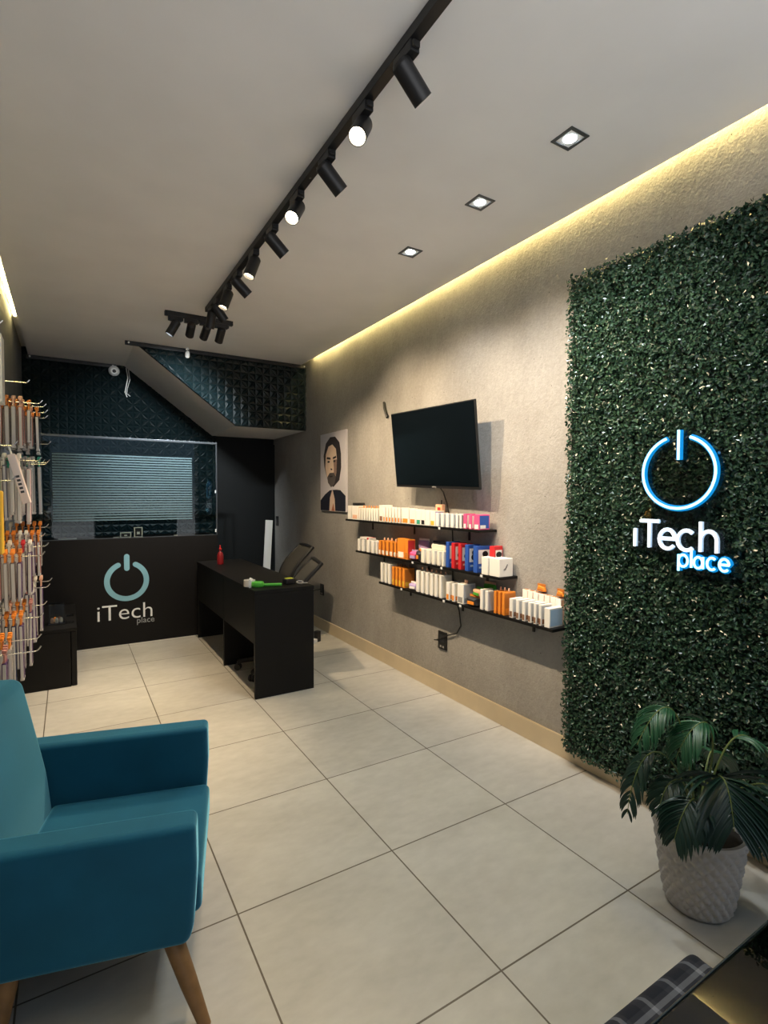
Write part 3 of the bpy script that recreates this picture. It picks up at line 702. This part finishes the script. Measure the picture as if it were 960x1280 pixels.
t = thing('light_switch', 'small black wall switch near the dark rear corner', 'switch', (1.77, 3.36, 1.065))
b = BM(); box(b, -.010, -.0005, -.04, .04, -.06, .06, .003); obj('plate', b, M['black_plastic'], t)
b = BM(); box(b, -.014, -.0102, -.018, .018, -.03, .03, .002); obj('rocker', b, mat('satin_grey', (.05, .05, .052), .35), t)
b = BM(); tube(b, [(1.752, 2.03, .42), (1.70, 2.08, .40), (1.66, 2.10, .30), (1.60, 2.0, .12), (1.56, 1.86, .05), (1.545, 1.80, .022)], .004, 8)
tag(obj('power_cable', b, M['black_plastic']), 'black cable hanging from the outlet behind the office chairs', 'cable')
t = thing('power_adapter', 'black and white plug adapter lying on floor behind desk', 'adapter', (1.50, 1.62, 0), .4)
b = BM(); box(b, -.06, .02, -.03, .03, 0, .035, .006, 3); obj('body', b, M['white_p'], t)
b = BM(); box(b, .021, .07, -.025, .025, 0, .10, .006, 3); obj('plug', b, M['black_plastic'], t)

# ------------------------------------------------------------------ shelves
XF = 1.63
def shelf(y0, y1, z, label, clips):
    t = thing('wall_shelf', label, 'shelf', (1.77, (y0 + y1) / 2, z), 0, 'black wall shelves')
    h = (y1 - y0) / 2; ym = (y0 + y1) / 2
    b = BM(); box(b, XF - 1.77, -.0005, -h, h, -.016, 0, .002); obj('board', b, M['black_lam'], t)
    for y in clips:
        b = BM(); box(b, XF - 1.77 - .004, XF - 1.77 - .0002, y - ym - .010, y - ym + .010, -.018, -.003, .001); obj('price_clip', b, M['white_p'], t)
    for y in (y0 + .25, ym, y1 - .25):
        b = BM(); box(b, -.10, -.001, y - ym - .008, y - ym + .008, -.022, -.0165, .001); box(b, -.008, -.001, y - ym - .008, y - ym + .008, -.085, -.0225, .001); obj('bracket', b, M['black_metal'], t)
Z1, Z2, Z3 = 1.178, .918, .705
shelf(-.53, 1.225, Z1, 'topmost black wall shelf, below the television', [-.14])
shelf(-.705, 1.035, Z2, 'middle black wall shelf of the three', [.17, -.165, -.552])
shelf(-1.085, .645, Z3, 'lowest black wall shelf, ending at the hedge panel', [.314, -.192, -.36])

box_cache = {}
def carton(y0, w, z, h, d, face, side, label, group, accent=None, tab=None, xf=None, name='accessory_box', top=None):
    """box standing on a shelf; y0 = far edge, w = width along the wall; face = spine toward the room, side = wide face toward the street"""
    xf = xf if xf is not None else XF + .008
    k = (round(w, 3), round(h, 3), round(d, 3), face, side, accent, tab, top)
    t = thing(name, label, 'box', (xf, y0 - w, z), 0, group)
    def add(nm, fn, m):
        kk = k + (nm,)
        if kk not in box_cache:
            b = BM(); fn(b); box_cache[kk] = obj(nm, b, m, t).data
        else:
            o = bpy.data.objects.new(nm, box_cache[kk]); COL.objects.link(o); o.parent = t
    add('carton', lambda b: box(b, 0, d, 0, w, 0, h, .0015, 1), pc(face))
    if side: add('side_print', lambda b: box(b, .006, d - .006, -.0006, .0005, .008, h - .008), pc(side))
    if accent:
        add('front_print', lambda b: box(b, -.0006, .0005, w * .14, w * .86, h * .06, h * .34), pc(accent))
        add('corner_print', lambda b: box(b, .010, d * .62, -.0012, -.0004, h * .08, h * .30), pc(accent))
    if top: add('top_print', lambda b: box(b, .005, d - .005, w * .1, w * .9, h - .0005, h + .0008), pc(top))
    if tab: add('hang_tab', lambda b: (box(b, d * .45, d * .55, w * .25, w * .75, h, h + .022, .004, 2)), pc(tab))
    return t
def row(ys, z, h, d, face, side, what, where, group, accent=None, tab=None, gap=.004, top=None):
    n = len(ys) - 1
    for i in range(n):
        w = (ys[i] - ys[i + 1]) * .56 - gap * .3
        carton(ys[i], w, z, h + rnd.uniform(-.002, .002), d, face, side, '%s %s from far end, %s' % (ORD[i], what, where), group, accent, tab, top=top)
# ---- top shelf
carton(1.195, .062, Z1, .118, .09, 'white', 'cream', 'white box at the far end of the top shelf', 'boxes on the top shelf')
carton(1.118, .112, Z1, .118, .075, 'white', 'peach', 'wide white box with orange picture near the top shelf far end', 'boxes on the top shelf', 'peach')
t = thing('black_case', 'flat black case lying on the wide white orange-print box', 'case', (XF + .012, 1.012, Z1 + .1185))
b = BM(); box(b, 0, .07, 0, .10, 0, .022, .004); obj('case_body', b, M['black_plastic'], t)
b = BM(); box(b, .002, .068, .002, .098, .0222, .025, .001); obj('case_lid', b, M['black_plastic'], t)
row([.992, .949, .906, .864, .822, .781, .741, .701, .664], Z1, .100, .09, 'white', 'cream', 'slim white box with orange tab', 'top shelf first white row', 'slim white boxes with orange tabs, top shelf', None, 'orange')
carton(.654, .056, Z1, .130, .09, 'white', 'cream', 'taller white box with dark spot between the white rows, top shelf', 'boxes on the top shelf', 'brown')
row([.592, .548, .505, .462, .420, .379, .335], Z1, .115, .09, 'white', 'cream', 'white box with orange foot', 'top shelf second white row', 'white boxes with orange foot, top shelf', 'orange')
carton(.329, .092, Z1, .112, .08, 'white', 'orange', 'first broad white and orange box in the middle of the top shelf', 'boxes on the top shelf', 'orange')
carton(.228, .078, Z1, .108, .08, 'white', 'peach', 'second broad white and peach box in the middle of the top shelf', 'boxes on the top shelf', 'dark orange')
carton(.143, .054, Z1, .104, .08, 'white', 'pale blue', 'white box with pale blue side, mid top shelf', 'boxes on the top shelf', 'teal green')
carton(.084, .048, Z1, .104, .08, 'white', 'yellow', 'white box with yellow side left of the television cable, top shelf', 'boxes on the top shelf', 'black')
carton(.032, .050, Z1, .104, .08, 'white', 'orange', 'white box with orange side left of the television cable, top shelf', 'boxes on the top shelf')
carton(-.024, .052, Z1, .104, .08, 'white', 'lilac', 'white box with lilac side and yellow top, top shelf', 'boxes on the top shelf', 'yellow', None, top='yellow')
row([-.085, -.143, -.195, -.245, -.293], Z1, .090, .08, 'white', 'silver', 'small cream box', 'row just right of the television cable, top shelf', 'small cream boxes, top shelf', None, None, .006, top='brown')
row([-.297, -.333, -.367], Z1, .090, .08, 'white', 'grey', 'narrow white box', 'pair beside the pink boxes, top shelf', 'narrow white boxes beside pink ones')
row([-.372, -.424, -.468], Z1, .092, .075, 'pink', 'white', 'bright pink and white box', 'pink pair on the top shelf', 'pink boxes, top shelf', 'white')
carton(-.470, .046, Z1, .092, .085, 'pink', 'blue', 'last pink box with blue and white side at top shelf end', 'boxes on the top shelf', 'white')
t = thing('toy_figure', 'small pink and black gadget box standing behind the top shelf row', 'gadget', (1.728, -.02, Z1))
b = BM(); box(b, -.016, .016, -.035, .035, 0, .145, .004); obj('carton', b, pc('peach'), t)
b = BM(); tube(b, [(0, -.01, .145), (0, -.012, .175)], .004, 8); obj('antenna', b, M['black_plastic'], t)
b = BM(); box(b, -.0168, -.0158, -.02, .012, .09, .125); obj('picture', b, pc('red'), t)
# ---- middle shelf
row([1.012, .941, .859, .779, .709, .665], Z2, .098, .09, 'white', 'cream', 'white box', 'middle shelf first white row', 'white boxes at the far end of the middle shelf', None, None, .006)
t = thing('flat_box', 'flat white carton with a red end lying on middle shelf boxes', 'box', (XF + .016, .835, Z2 + .101))
b = BM(); box(b, 0, .07, 0, .15, 0, .016, .002); obj('carton', b, M['white'], t)
b = BM(); box(b, -.0006, .0705, .001, .03, .001, .0166); obj('red_end', b, pc('red'), t)
row([.660, .605, .549, .491, .430, .395], Z2, .112, .09, 'orange', 'dark orange', 'orange box', 'middle shelf orange row', 'orange boxes on the middle shelf', 'white', 'peach')
carton(.388, .098, Z2, .148, .05, 'orange', 'dark orange', 'tall orange pack showing a white phone on middle shelf', 'packs on the middle shelf', 'white')
carton(.286, .036, Z2, .145, .07, 'orange', 'red', 'thin tall orange pack beside the phone pack, middle shelf', 'packs on the middle shelf', 'dark orange')
def bag(x, y, z, w, h, d, rz, c1, c2, label):
    t = thing('foil_bag', label, 'bag', (x, y, z), rz)
    b = BM(); box(b, -d / 2, d / 2, -w / 2, w / 2, 0.002, h, min(d, h) * .35, 3); 
    for v in b.verts: v.co += Vector((math.sin(v.co.z * 90) * .003, math.sin(v.co.z * 120 + v.co.y * 60) * .004, math.sin(v.co.y * 90) * .003 if v.co.z > h * .4 else 0))
    obj('pouch', b, pc(c1), t)
    b = BM(); box(b, -d / 2 - .003, -d / 2 + .001, -w * .32, w * .32, h * .25, h * .6, .001); obj('label_print', b, pc(c2), t)
    b = BM(); box(b, -.002, .002, -w / 2, w / 2, h * .94, h + .014, .001); obj('seal', b, pc(c2), t)
bag(1.68, .205, Z2, .075, .060, .07, .2, 'pink', 'lilac', 'pink and lilac foil bag slumped at the bottom of middle shelf')
bag(1.665, .125, Z2, .07, .075, .05, -.3, 'charcoal', 'orange', 'dark foil bag with orange print on the middle shelf')
bag(1.752, .20, Z2 + .0 , .11, .14, .02, .1, 'lilac', 'white', 'tall lilac and white foil bag at the back of middle shelf')
row([.080, .016, -.044, -.102, -.155, -.192], Z2, .096, .075, 'cream', 'white', 'cream rounded carton', 'cream row on the middle shelf', 'cream cartons on the middle shelf', None, None, .007)
t = thing('cream_pouch', 'cream soft pouch lying behind the cream cartons on middle shelf', 'pouch', (1.735, .0, Z2))
b = BM(); box(b, -.02, .02, -.09, .07, 0, .135, .014, 3); obj('pouch', b, pc('cream'), t)
b = BM(); box(b, -.006, .006, -.085, .065, .135, .15, .003); obj('flap', b, pc('charcoal'), t)
def earbud(y0, w, h, c, label, d=.10, xf=XF + .008, z=Z2):
    t = carton(y0, w, z, h, d, c, None, label, 'earphone boxes on the middle shelf', xf=xf)
    b = BM(); box(b, .012, d - .008, -.0008, .0003, h * .34, h * .86); obj('window_print', b, M['white'], t)
    b = BM()
    for (cx, cz, r) in ((.5, .52, .024), (.54, .70, .022)):
        prism(b, ell(d * cx, h * cz, r, r * .8), 'y', -.0018, -.0009)
    obj('earphone_picture', b, M['black_plastic'], t)
    b = BM(); box(b, .018, d * .7, -.0008, .0003, h * .16, h * .23); obj('lettering', b, pc('pale blue' if c == 'blue' else 'peach'), t)
earbud(-.198, .026, .165, 'blue', 'blue earphone box at the far end of the earphone row')
earbud(-.256, .028, .163, 'red', 'first red earphone box, second in the earphone row')
earbud(-.322, .028, .163, 'red', 'second red earphone box, third in the earphone row')
earbud(-.388, .030, .162, 'blue', 'blue earphone box, fourth in the earphone row')
earbud(-.466, .034, .160, 'blue', 'front blue earphone box fully showing black earphones picture', .12)
earbud(-.552, .040, .165, 'red', 'red earphone box standing behind the two white cubes', .07, 1.69)
carton(-.545, .055, Z2, .104, .05, 'white', 'silver', 'white cube box with silver picture on middle shelf end', 'white cube boxes, middle shelf', xf=XF + .004)
t = carton(-.612, .085, Z2, .104, .105, 'white', None, 'white cube box with grey earphone sketch at middle shelf end', 'white cube boxes, middle shelf', xf=XF + .004)
b = BM(); ribbon(b, [(.035, .04), (.05, .05), (.06, .068)], .008, -.0009, .0002); ribbon(b, [(.045, .04), (.052, .058)], .006, -.0009, .0002); obj('earphone_sketch', b, pc('grey'), t)
# ---- lowest shelf
row([.630, .573, .520, .465], Z3, .152, .09, 'white', 'cream', 'tall white box', 'lowest shelf first white row', 'tall white boxes, far end of lowest shelf', None, None, .005)
row([.460, .413, .366, .318, .268], Z3, .140, .09, 'orange', 'dark orange', 'orange box', 'lowest shelf far orange row', 'orange boxes, far end of lowest shelf', 'yellow', 'brown', .004)
bag(1.675, .20, Z3, .085, .045, .07, .2, 'lilac', 'white', 'lilac and white foil bag lying flat on the lowest shelf')
row([.140, .083, .029, -.025, -.076, -.128, -.170], Z3, .150, .09, 'white', 'cream', 'white cable box', 'lowest shelf long white row', 'white cable boxes on the lowest shelf', None, 'peach', .005)
row([-.203, -.262, -.310], Z3, .118, .085, 'white', 'cream', 'short white box', 'pair in the middle of lowest shelf', 'shorter white boxes, lowest shelf', 'orange')
carton(-.316, .060, Z3, .125, .10, 'white', 'silver', 'white box with grey picture side beside the green bags', 'boxes on the lowest shelf', 'grey', 'peach')
bag(1.675, -.445, Z3, .085, .055, .08, .1, 'charcoal', 'orange', 'dark flat foil bag under the green one on lowest shelf')
bag(1.70, -.470, Z3 + .058, .10, .045, .07, -.2, 'peach', 'green', 'peach and green foil bag on top of the dark one')
bag(1.756, -.49, Z3, .10, .135, .02, .0, 'green', 'peach', 'green foil bag standing at the wall on lowest shelf')
row([-.530, -.574, -.620], Z3, .120, .085, 'white', 'silver', 'white box with window', 'pair between the green bag and orange boxes', 'white boxes beside the near orange boxes', None, None, .008)
row([-.648, -.682, -.714, -.748], Z3, .128, .09, 'orange', 'dark orange', 'orange box with pale knob', 'lowest shelf near orange row', 'orange boxes, near end of lowest shelf', 'orange', 'peach', .003)
row([-.772, -.822, -.867, -.910, -.950, -.985, -1.018], Z3, .108, .085, 'white', 'silver', 'white box with brown foot', 'lowest shelf row ending at the hedge', 'white boxes at the hedge end of lowest shelf', 'brown', None, .012)
carton(-1.022, .036, Z3, .100, .10, 'white', 'pale blue', 'white box with pale blue side at the hedge end, lowest shelf', 'boxes on the lowest shelf')
bys = [-.775, -.815, -.855, -.895, -.935, -.975, -1.01]
for i, y in enumerate(bys):
    carton(y, .034, Z3, .150 - .002 * i, .03, 'white', 'peach', '%s back row box with orange top from the far end, lowest shelf' % ORD[i], 'back row boxes against the wall, lowest shelf', None, None, 1.736, top='dark orange')
bag(1.752, -.90, Z3 + .153, .055, .03, .022, 0, 'orange', 'dark orange', 'small orange packet lying on the back row, farther one')
bag(1.752, -1.03, Z3 + .145, .045, .03, .022, 0, 'orange', 'dark orange', 'small orange packet lying on the back row, next to the hedge')

# ------------------------------------------------------------------ hedge panel
def hedge():
    rng = np.random.default_rng(5)
    y0, y1, z0, z1 = -2.75, -1.095, .075, 2.468
    N = 85000
    c = np.empty((N, 3)); c[:, 1] = rng.uniform(y0, y1, N) ; c[:, 2] = rng.uniform(z0, z1, N)
    lump = .5 + .5 * np.sin(c[:, 1] * 23 + np.sin(c[:, 2] * 17) * 2) * np.sin(c[:, 2] * 21 + np.sin(c[:, 1] * 13) * 2)
    c[:, 0] = 1.735 - rng.uniform(0, 1, N) ** .6 * (.030 + .018 * lump)
    c[:, 1] += rng.normal(0, .006, N); c[:, 2] += rng.normal(0, .007, N)
    nrm = np.stack([-np.abs(rng.normal(.8, .35, N)), rng.normal(0, .6, N), rng.normal(.15, .6, N)], 1); nrm /= np.linalg.norm(nrm, axis=1)[:, None]
    up = rng.normal(0, 1, (N, 3)); up -= nrm * (up * nrm).sum(1)[:, None]; up /= np.linalg.norm(up, axis=1)[:, None]
    sd = np.cross(nrm, up)
    L = rng.uniform(.0075, .0118, N)[:, None]; W = L * rng.uniform(.5, .7, N)[:, None]; F = L * .22
    V = np.stack([c - up * L, c - up * L * .1 + sd * W + nrm * F, c + up * L, c - up * L * .1 - sd * W + nrm * F], 1).reshape(-1, 3)
    idx = np.arange(N) * 4
    faces = np.concatenate([np.stack([idx, idx + 1, idx + 2], 1), np.stack([idx, idx + 2, idx + 3], 1)])
    me = bpy.data.meshes.new('leaves'); me.from_pydata(V.tolist(), [], faces.tolist()); me.materials.append(M['hedge']); me.update()
    return me
t = thing('hedge_panel', 'tall artificial boxwood hedge panel covering near part of stucco wall', 'hedge panel', (1.77, -1.9, 0))
b = BM(); box(b, 1.735, 1.754, -2.745, -1.10, .08, 2.46); o = obj('backing', b, M['hedge_back'], t); o.matrix_parent_inverse = Matrix.Translation((-1.77, 1.9, 0))
o = bpy.data.objects.new('leaves', hedge()); COL.objects.link(o); o.parent = t; o.matrix_parent_inverse = Matrix.Translation((-1.77, 1.9, 0)); o['kind'] = 'stuff'

# ------------------------------------------------------------------ neon sign   (u = -y to the right, v = z)
t = thing('neon_sign', 'lit blue and white neon power sign mounted on the hedge panel', 'neon sign', (1.66, -1.685, 1.40))
def np3(pts, x=0.): return [(x, -u, v) for u, v in pts]
def neon(name, strokes, r, core, halo_jacket, x=0., jr=1.9, jx=.012):
    b = BM()
    for s in strokes: tube(b, np3(s, x), r, 8)
    o = obj(name, b, core, t)
    if halo_jacket:
        b = BM()  # wider glowing tube behind the core, shaped as its halo of light
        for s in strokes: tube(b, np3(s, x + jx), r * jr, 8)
        obj('halo_jacket', b, halo_jacket, o)
    return o
neon('power_ring', [arc(0, .079, .147, 109, 431, 56)], .0052, M['neon_core'], M['neon_blue_halo'], 0, 2.3, .0095)
neon('power_bar', [[(.003, .25), (.003, .20), (.003, .130)]], .0052, M['neon_core'], M['neon_blue_halo'], 0, 2.4, .0098)
def A_(cx, cy, r, a0, a1, n=16, ry=None): return [(cx + r * math.cos(math.radians(a0 + (a1 - a0) * i / n)), cy + (ry or r) * math.sin(math.radians(a0 + (a1 - a0) * i / n))) for i in range(n + 1)]
U0, V0 = -.193, -.236     # baseline of iTech
letters = {
 'i': [[(.012, 0), (.012, .078)]],
 'T': [[(.036, .112), (.118, .112)], [(.077, .112), (.077, 0)]],
 'e': [[(.122, .042), (.186, .042)] + A_(.154, .040, .033, 3, 320, 18, .040)],
 'c': [A_(.232, .040, .034, 48, 312, 18, .040)],
 'h': [[(.288, .118), (.288, 0)], [(.288, .045)] + A_(.318, .045, .030, 165, 0, 10, .036) + [(.348, .0)]]}
for k, st in letters.items():
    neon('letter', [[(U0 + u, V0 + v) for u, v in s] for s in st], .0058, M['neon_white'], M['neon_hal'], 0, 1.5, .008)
PU, PV = .012, -.302
small = [[(0, .048), (0, -.018)], A_(.019, .024, .019, 180, -180, 14, .024), [(.052, .068), (.052, 0)], A_(.080, .022, .017, 0, 360, 14, .022), [(.098, .046), (.098, 0)], A_(.132, .023, .018, 50, 310, 14, .023), [(.160, .024), (.196, .024)] + A_(.178, .023, .018, 5, 315, 14, .023)]
neon('lettering', [[(PU + u * .97, PV + v) for u, v in s] for s in small], .0048, M['neon_core'], M['neon_blue_halo'], 0, 2.3, .009)
# clear acrylic backing
b = BM()
out = [(-.215, -.25), (-.215, -.115), (-.12, -.06), (-.17, .03)] + arc(0, .079, .18, 180, 100, 12) + [(-.035, .28), (.04, .28)] + arc(0, .079, .18, 80, -35, 16) + [(.10, -.115), (.185, -.13), (.20, -.25), (.235, -.27), (.235, -.325), (.20, -.335), (0, -.335), (-.02, -.30), (-.03, -.26)]
prism(b, [(-u, v) for u, v in out], 'x', .0215, .0255); obj('acrylic_backing', b, M['acrylic'], t, smooth=False)
for u, v in ((-.145, .15), (.145, .15), (-.18, -.22), (.19, -.30)):
    b = BM(); tube(b, [(.026, -u, v), (.06, -u, v)], .006, 8); obj('standoff', b, M['steel'], t)

# ------------------------------------------------------------------ potted palm
PX, PY = 1.355, -1.955
t = thing('potted_palm', 'potted palm in dimpled pale grey pot before the hedge panel', 'potted plant', (PX, PY, 0))
b = BM(); prof = [(.0, 0), (.090, 0), (.099, .008)] + [(.099 + (.138 - .099) * ((i / 60) ** .8), .012 + .255 * i / 60) for i in range(61)] + [(.139, .275), (.128, .275), (.126, .245), (0, .245)]
seg = 168
tb = bmesh.new(); rings = []
for r, z in prof:
    ring = []
    for k in range(seg):
        a = 2 * PI * k / seg; rr = r
        if .012 < z < .262 and r > .095:
            rr += .011 * abs(math.sin(a * 11 + z * 75)) * abs(math.sin(a * 11 - z * 75)) - .005
        ring.append(tb.verts.new((rr * math.cos(a), rr * math.sin(a), z)) )
    rings.append(ring)
for A, B in zip(rings, rings[1:]):
    for k in range(seg): tb.faces.new((A[k], A[(k + 1) % seg], B[(k + 1) % seg], B[k]))
bmesh.ops.remove_doubles(tb, verts=tb.verts, dist=1e-6); bmesh.ops.recalc_face_normals(tb, faces=tb.faces); merge(b, tb)
obj('pot', b, M['pot'], t, ang=60)
b = BM(); lathe(b, [(0, .250), (.10, .252), (.1255, .247)], 28); obj('soil', b, M['soil'], t)
RT = Vector((.855, -.518, 0)); FW = Vector((.518, .855, 0))
def bez(P, n):
    out = []
    for i in range(n + 1):
        s = i / n; q = [Vector(p) for p in P]
        while len(q) > 1: q = [q[j].lerp(q[j + 1], s) for j in range(len(q) - 1)]
        out.append(q[0])
    return out
def frond(ctrl, start, ll, m, lab=None, droop=.5, n=15, width=.0052, seed=0, stem_r=.004):
    rr = random.Random(seed)
    C_ = [Vector((0, 0, .25)) + RT * .01 * (rr.random() - .5) + FW * .01] + [RT * c[0] + FW * c[1] + Vector((0, 0, c[2])) for c in ctrl]
    P = bez(C_, 40)
    b = BM(); tube(b, P, [stem_r * (1 - .75 * i / 40) for i in range(41)], 6)
    fr = obj('frond', b, M['stem'], t)
    lb = bmesh.new()
    for k in range(n):
        s = start + (1 - start) * (k + .3) / n; i = min(39, int(s * 40)); p = P[i]; tg = (P[i + 1] - P[i]).normalized()
        side = tg.cross(Vector((0, 0, 1)));
        side = side.normalized() if side.length > .1 else RT.copy()
        nrm = side.cross(tg).normalized()
        env = math.sin(PI * (.22 + .70 * (k + .5) / n)) ** .7
        for sg in (-1, 1):
            L = ll * env * rr.uniform(.9, 1.08); d0 = (side * sg * .85 + tg * (.55 + .5 * k / n) + nrm * .12).normalized()
            q = p.copy(); pts = []; d = d0.copy(); st = 7
            for j in range(st + 1):
                pts.append((q.copy(), d.copy())); d = (d + Vector((0, 0, -1)) * droop * .30 * (j + 1) / st * 1.6).normalized(); q = q + d * (L / st)
            vl, vr, vm = [], [], []
            for j, (q, d) in enumerate(pts):
                f = j / st; w = width * (math.sin(PI * min(1, .12 + .88 * f)) ** .6 if f < .99 else .02) ; wv = d.cross(nrm).normalized() * w
                vl.append(lb.verts.new(q + wv)); vr.append(lb.verts.new(q - wv)); vm.append(lb.verts.new(q - nrm * w * .45))
            for j in range(st):
                lb.faces.new((vl[j], vm[j], vm[j + 1], vl[j + 1])); lb.faces.new((vm[j], vr[j], vr[j + 1], vm[j + 1]))
    obj('leaflets', lb, m, fr, ang=60)
P_, D_ = M['palm'], M['palm_dark']
frond([(-.02, .04, .55), (-.03, .08, .74), (-.12, .06, .67), (-.20, .03, .53)], .52, .125, P_, seed=1, droop=.9)
frond([(-.05, .06, .52), (-.12, .10, .56), (-.20, .06, .44), (-.225, .04, .28)], .50, .105, D_, seed=2, droop=.9)
frond([(.05, .0, .48), (.10, .02, .70), (-.02, .01, .66), (-.09, -.01, .50)], .55, .14, P_, seed=3, droop=.8)
frond([(.08, .02, .50), (.12, .04, .64), (.20, .02, .60), (.27, .0, .42)], .5, .13, P_, seed=4, droop=.8)
frond([(.02, -.03, .46), (.02, -.08, .56), (.01, -.14, .47), (.0, -.175, .36)], .26, .225, D_, seed=5, droop=.55, n=20, width=.0076)
frond([(.10, -.04, .46), (.15, -.09, .50), (.22, -.11, .46), (.28, -.13, .33)], .45, .15, D_, seed=6, droop=.8, width=.0072)
frond([(-.03, .0, .40), (-.07, .0, .48), (-.13, -.02, .44), (-.16, -.04, .34)], .5, .10, D_, seed=7, droop=.7)
frond([(-.04, -.07, .42), (-.09, -.12, .46), (-.14, -.14, .42), (-.17, -.15, .31)], .45, .13, D_, seed=8, droop=.85, width=.007)
frond([(.06, .06, .45), (.10, .12, .54), (.16, .16, .44), (.20, .17, .38)], .5, .11, P_, seed=9, droop=.8)

# ------------------------------------------------------------------ teal armchair
t = thing('armchair', 'teal velvet armchair with wooden legs in the near corner', 'armchair', (-.428, -1.0865, 0), math.radians(-15.2))
for s in (-1, 1):
    b = BM(); y0, y1 = (s * .3425, s * .2525) if s < 0 else (s * .2525, s * .3425)
    prism(b, [(-.30, .215), (.318, .215), (.332, .25), (.342, .40), (.340, .530), (-.30, .530)], 'y', y0, y1, .030, 6); obj('arm', b, M['teal'], t, ang=60)
b = BM(); prism(b, [(-.150, .245), (-.172, .45), (-.225, .70), (-.243, .775), (-.345, .775), (-.345, .70), (-.305, .245)], 'y', -.250, .250, .030, 6); obj('backrest', b, M['teal'], t, ang=60)
b = BM(); box(b, -.165, .347, -.2505, .2505, .222, .328, .022, 5)
for v in b.verts:
    if v.co.z > .3: v.co.z += .012 * (1 - (v.co.y / .25) ** 2) * (1 - ((v.co.x - .09) / .27) ** 2)
obj('seat_cushion', b, M['teal'], t, ang=60)
b = BM(); box(b, -.28, .31, -.245, .245, .205, .221, .004); obj('base_frame', b, M['black_lam'], t)
for (x, y, dx, dy) in ((.275, -.295, .085, -.055), (.25, .285, .03, .03), (-.10, -.285, -.03, -.045), (-.10, .285, -.03, .045)):
    b = BM(); tube(b, [(x, y, .214 if abs(y) > .2525 else .205), (x + dx * .5, y + dy * .5, .105), (x + dx, y + dy, .0)], [.026, .022, .015], 18); obj('leg', b, M['wood'], t)

# ------------------------------------------------------------------ glass topped counter and plaid ottoman at the entrance
t = thing('glass_counter', 'dark counter with glass top at the near right edge', 'counter', (.35, -2.95, 0))
GY = -2.708; gl = GY + 2.95
bx('glass_top', -.62, .95, -.40, gl, 1.0595, 1.0625, M['table_glass'], t, .0012)
b = BM(); box(b, -.62, .95, gl + .0003, gl + .0018, 1.0592, 1.0628, .0008); obj('glass_edge', b, M['glass_edge'], t)
bx('body', -.405, .95, -.40, gl + .0015, 0, 1.025, M['counter_board'], t)
for x in (-.36, .40, .92):
    for y in (-.37, .14): 
        b = BM(); tube(b, [(x, y, 1.025), (x, y, 1.0595)], .010, 12); obj('standoff', b, M['steel'], t)
t = thing('ottoman', 'navy plaid square ottoman under the glass counter edge', 'ottoman', (.385, -2.495, 0), 0)
b = BM(); box(b, -.29, .29, -.205, .205, .045, .42, .035, 6)
for v in b.verts:
    e = max(abs(v.co.x) / .29, abs(v.co.y) / .205)
    v.co.z += .02 * (1 - e * e) if v.co.z > .3 else 0
    if v.co.z > .2: v.co.x += .006 * math.sin(v.co.y * 70)
obj('cover', b, M['plaid'], t, ang=60)
for sx in (-1, 1):
    for sy in (-1, 1):
        b = BM(); tube(b, [(sx * .2, sy * .13, .05), (sx * .2, sy * .13, 0)], [.02, .016], 12); obj('foot', b, M['black_plastic'], t)

# ------------------------------------------------------------------ world, camera, view
w = bpy.data.worlds.new('World'); SC.world = w; w.use_nodes = True
wt = w.node_tree; bg = wt.nodes['Background']
tc = wt.nodes.new('ShaderNodeTexCoord'); sp = wt.nodes.new('ShaderNodeSeparateXYZ'); wt.links.new(tc.outputs['Generated'], sp.inputs[0])
cr = wt.nodes.new('ShaderNodeValToRGB'); wt.links.new(mth(wt, 'ADD', mth(wt, 'MULTIPLY', sp.outputs['Z'], .5), .5), cr.inputs[0])
cr.color_ramp.elements[0].position = .46; cr.color_ramp.elements[0].color = (1.15, 1.15, 1.17, 1)      # bright lower half, added to light the ceiling from below
cr.color_ramp.elements[1].position = .52; cr.color_ramp.elements[1].color = (.20, .27, .36, 1)      # sky over the street
wt.links.new(cr.outputs[0], bg.inputs[0]); bg.inputs[1].default_value = 1.

yaw, pitch, roll, F = .54429, -.030847, .002243, 651.67
fw = Vector((math.sin(yaw) * math.cos(pitch), math.cos(yaw) * math.cos(pitch), math.sin(pitch)))
rt = Vector((math.cos(yaw), -math.sin(yaw), 0)); up = rt.cross(fw)
r2 = rt * math.cos(roll) + up * math.sin(roll); u2 = -rt * math.sin(roll) + up * math.cos(roll)
cam = bpy.data.cameras.new('Camera'); co = bpy.data.objects.new('Camera', cam); COL.objects.link(co)
Mx = Matrix((r2, u2, -fw)).transposed().to_4x4(); Mx.translation = (-.4586, -2.8838, 1.3806); co.matrix_world = Mx
cam.sensor_fit = 'VERTICAL'; cam.sensor_height = 36; cam.sensor_width = 27; cam.lens = F / 1280 * 36; cam.clip_start = .01
SC.camera = co
vs = SC.view_settings; vs.view_transform = 'Standard'; vs.look = 'None'; vs.gamma = 1; vs.use_curve_mapping = False; vs.exposure = 1.12
try:
    SC.cycles.use_denoising = True; SC.cycles.max_bounces = 10; SC.cycles.diffuse_bounces = 5; SC.cycles.sample_clamp_indirect = 6; SC.cycles.caustics_reflective = False; SC.cycles.caustics_refractive = False
except Exception: pass
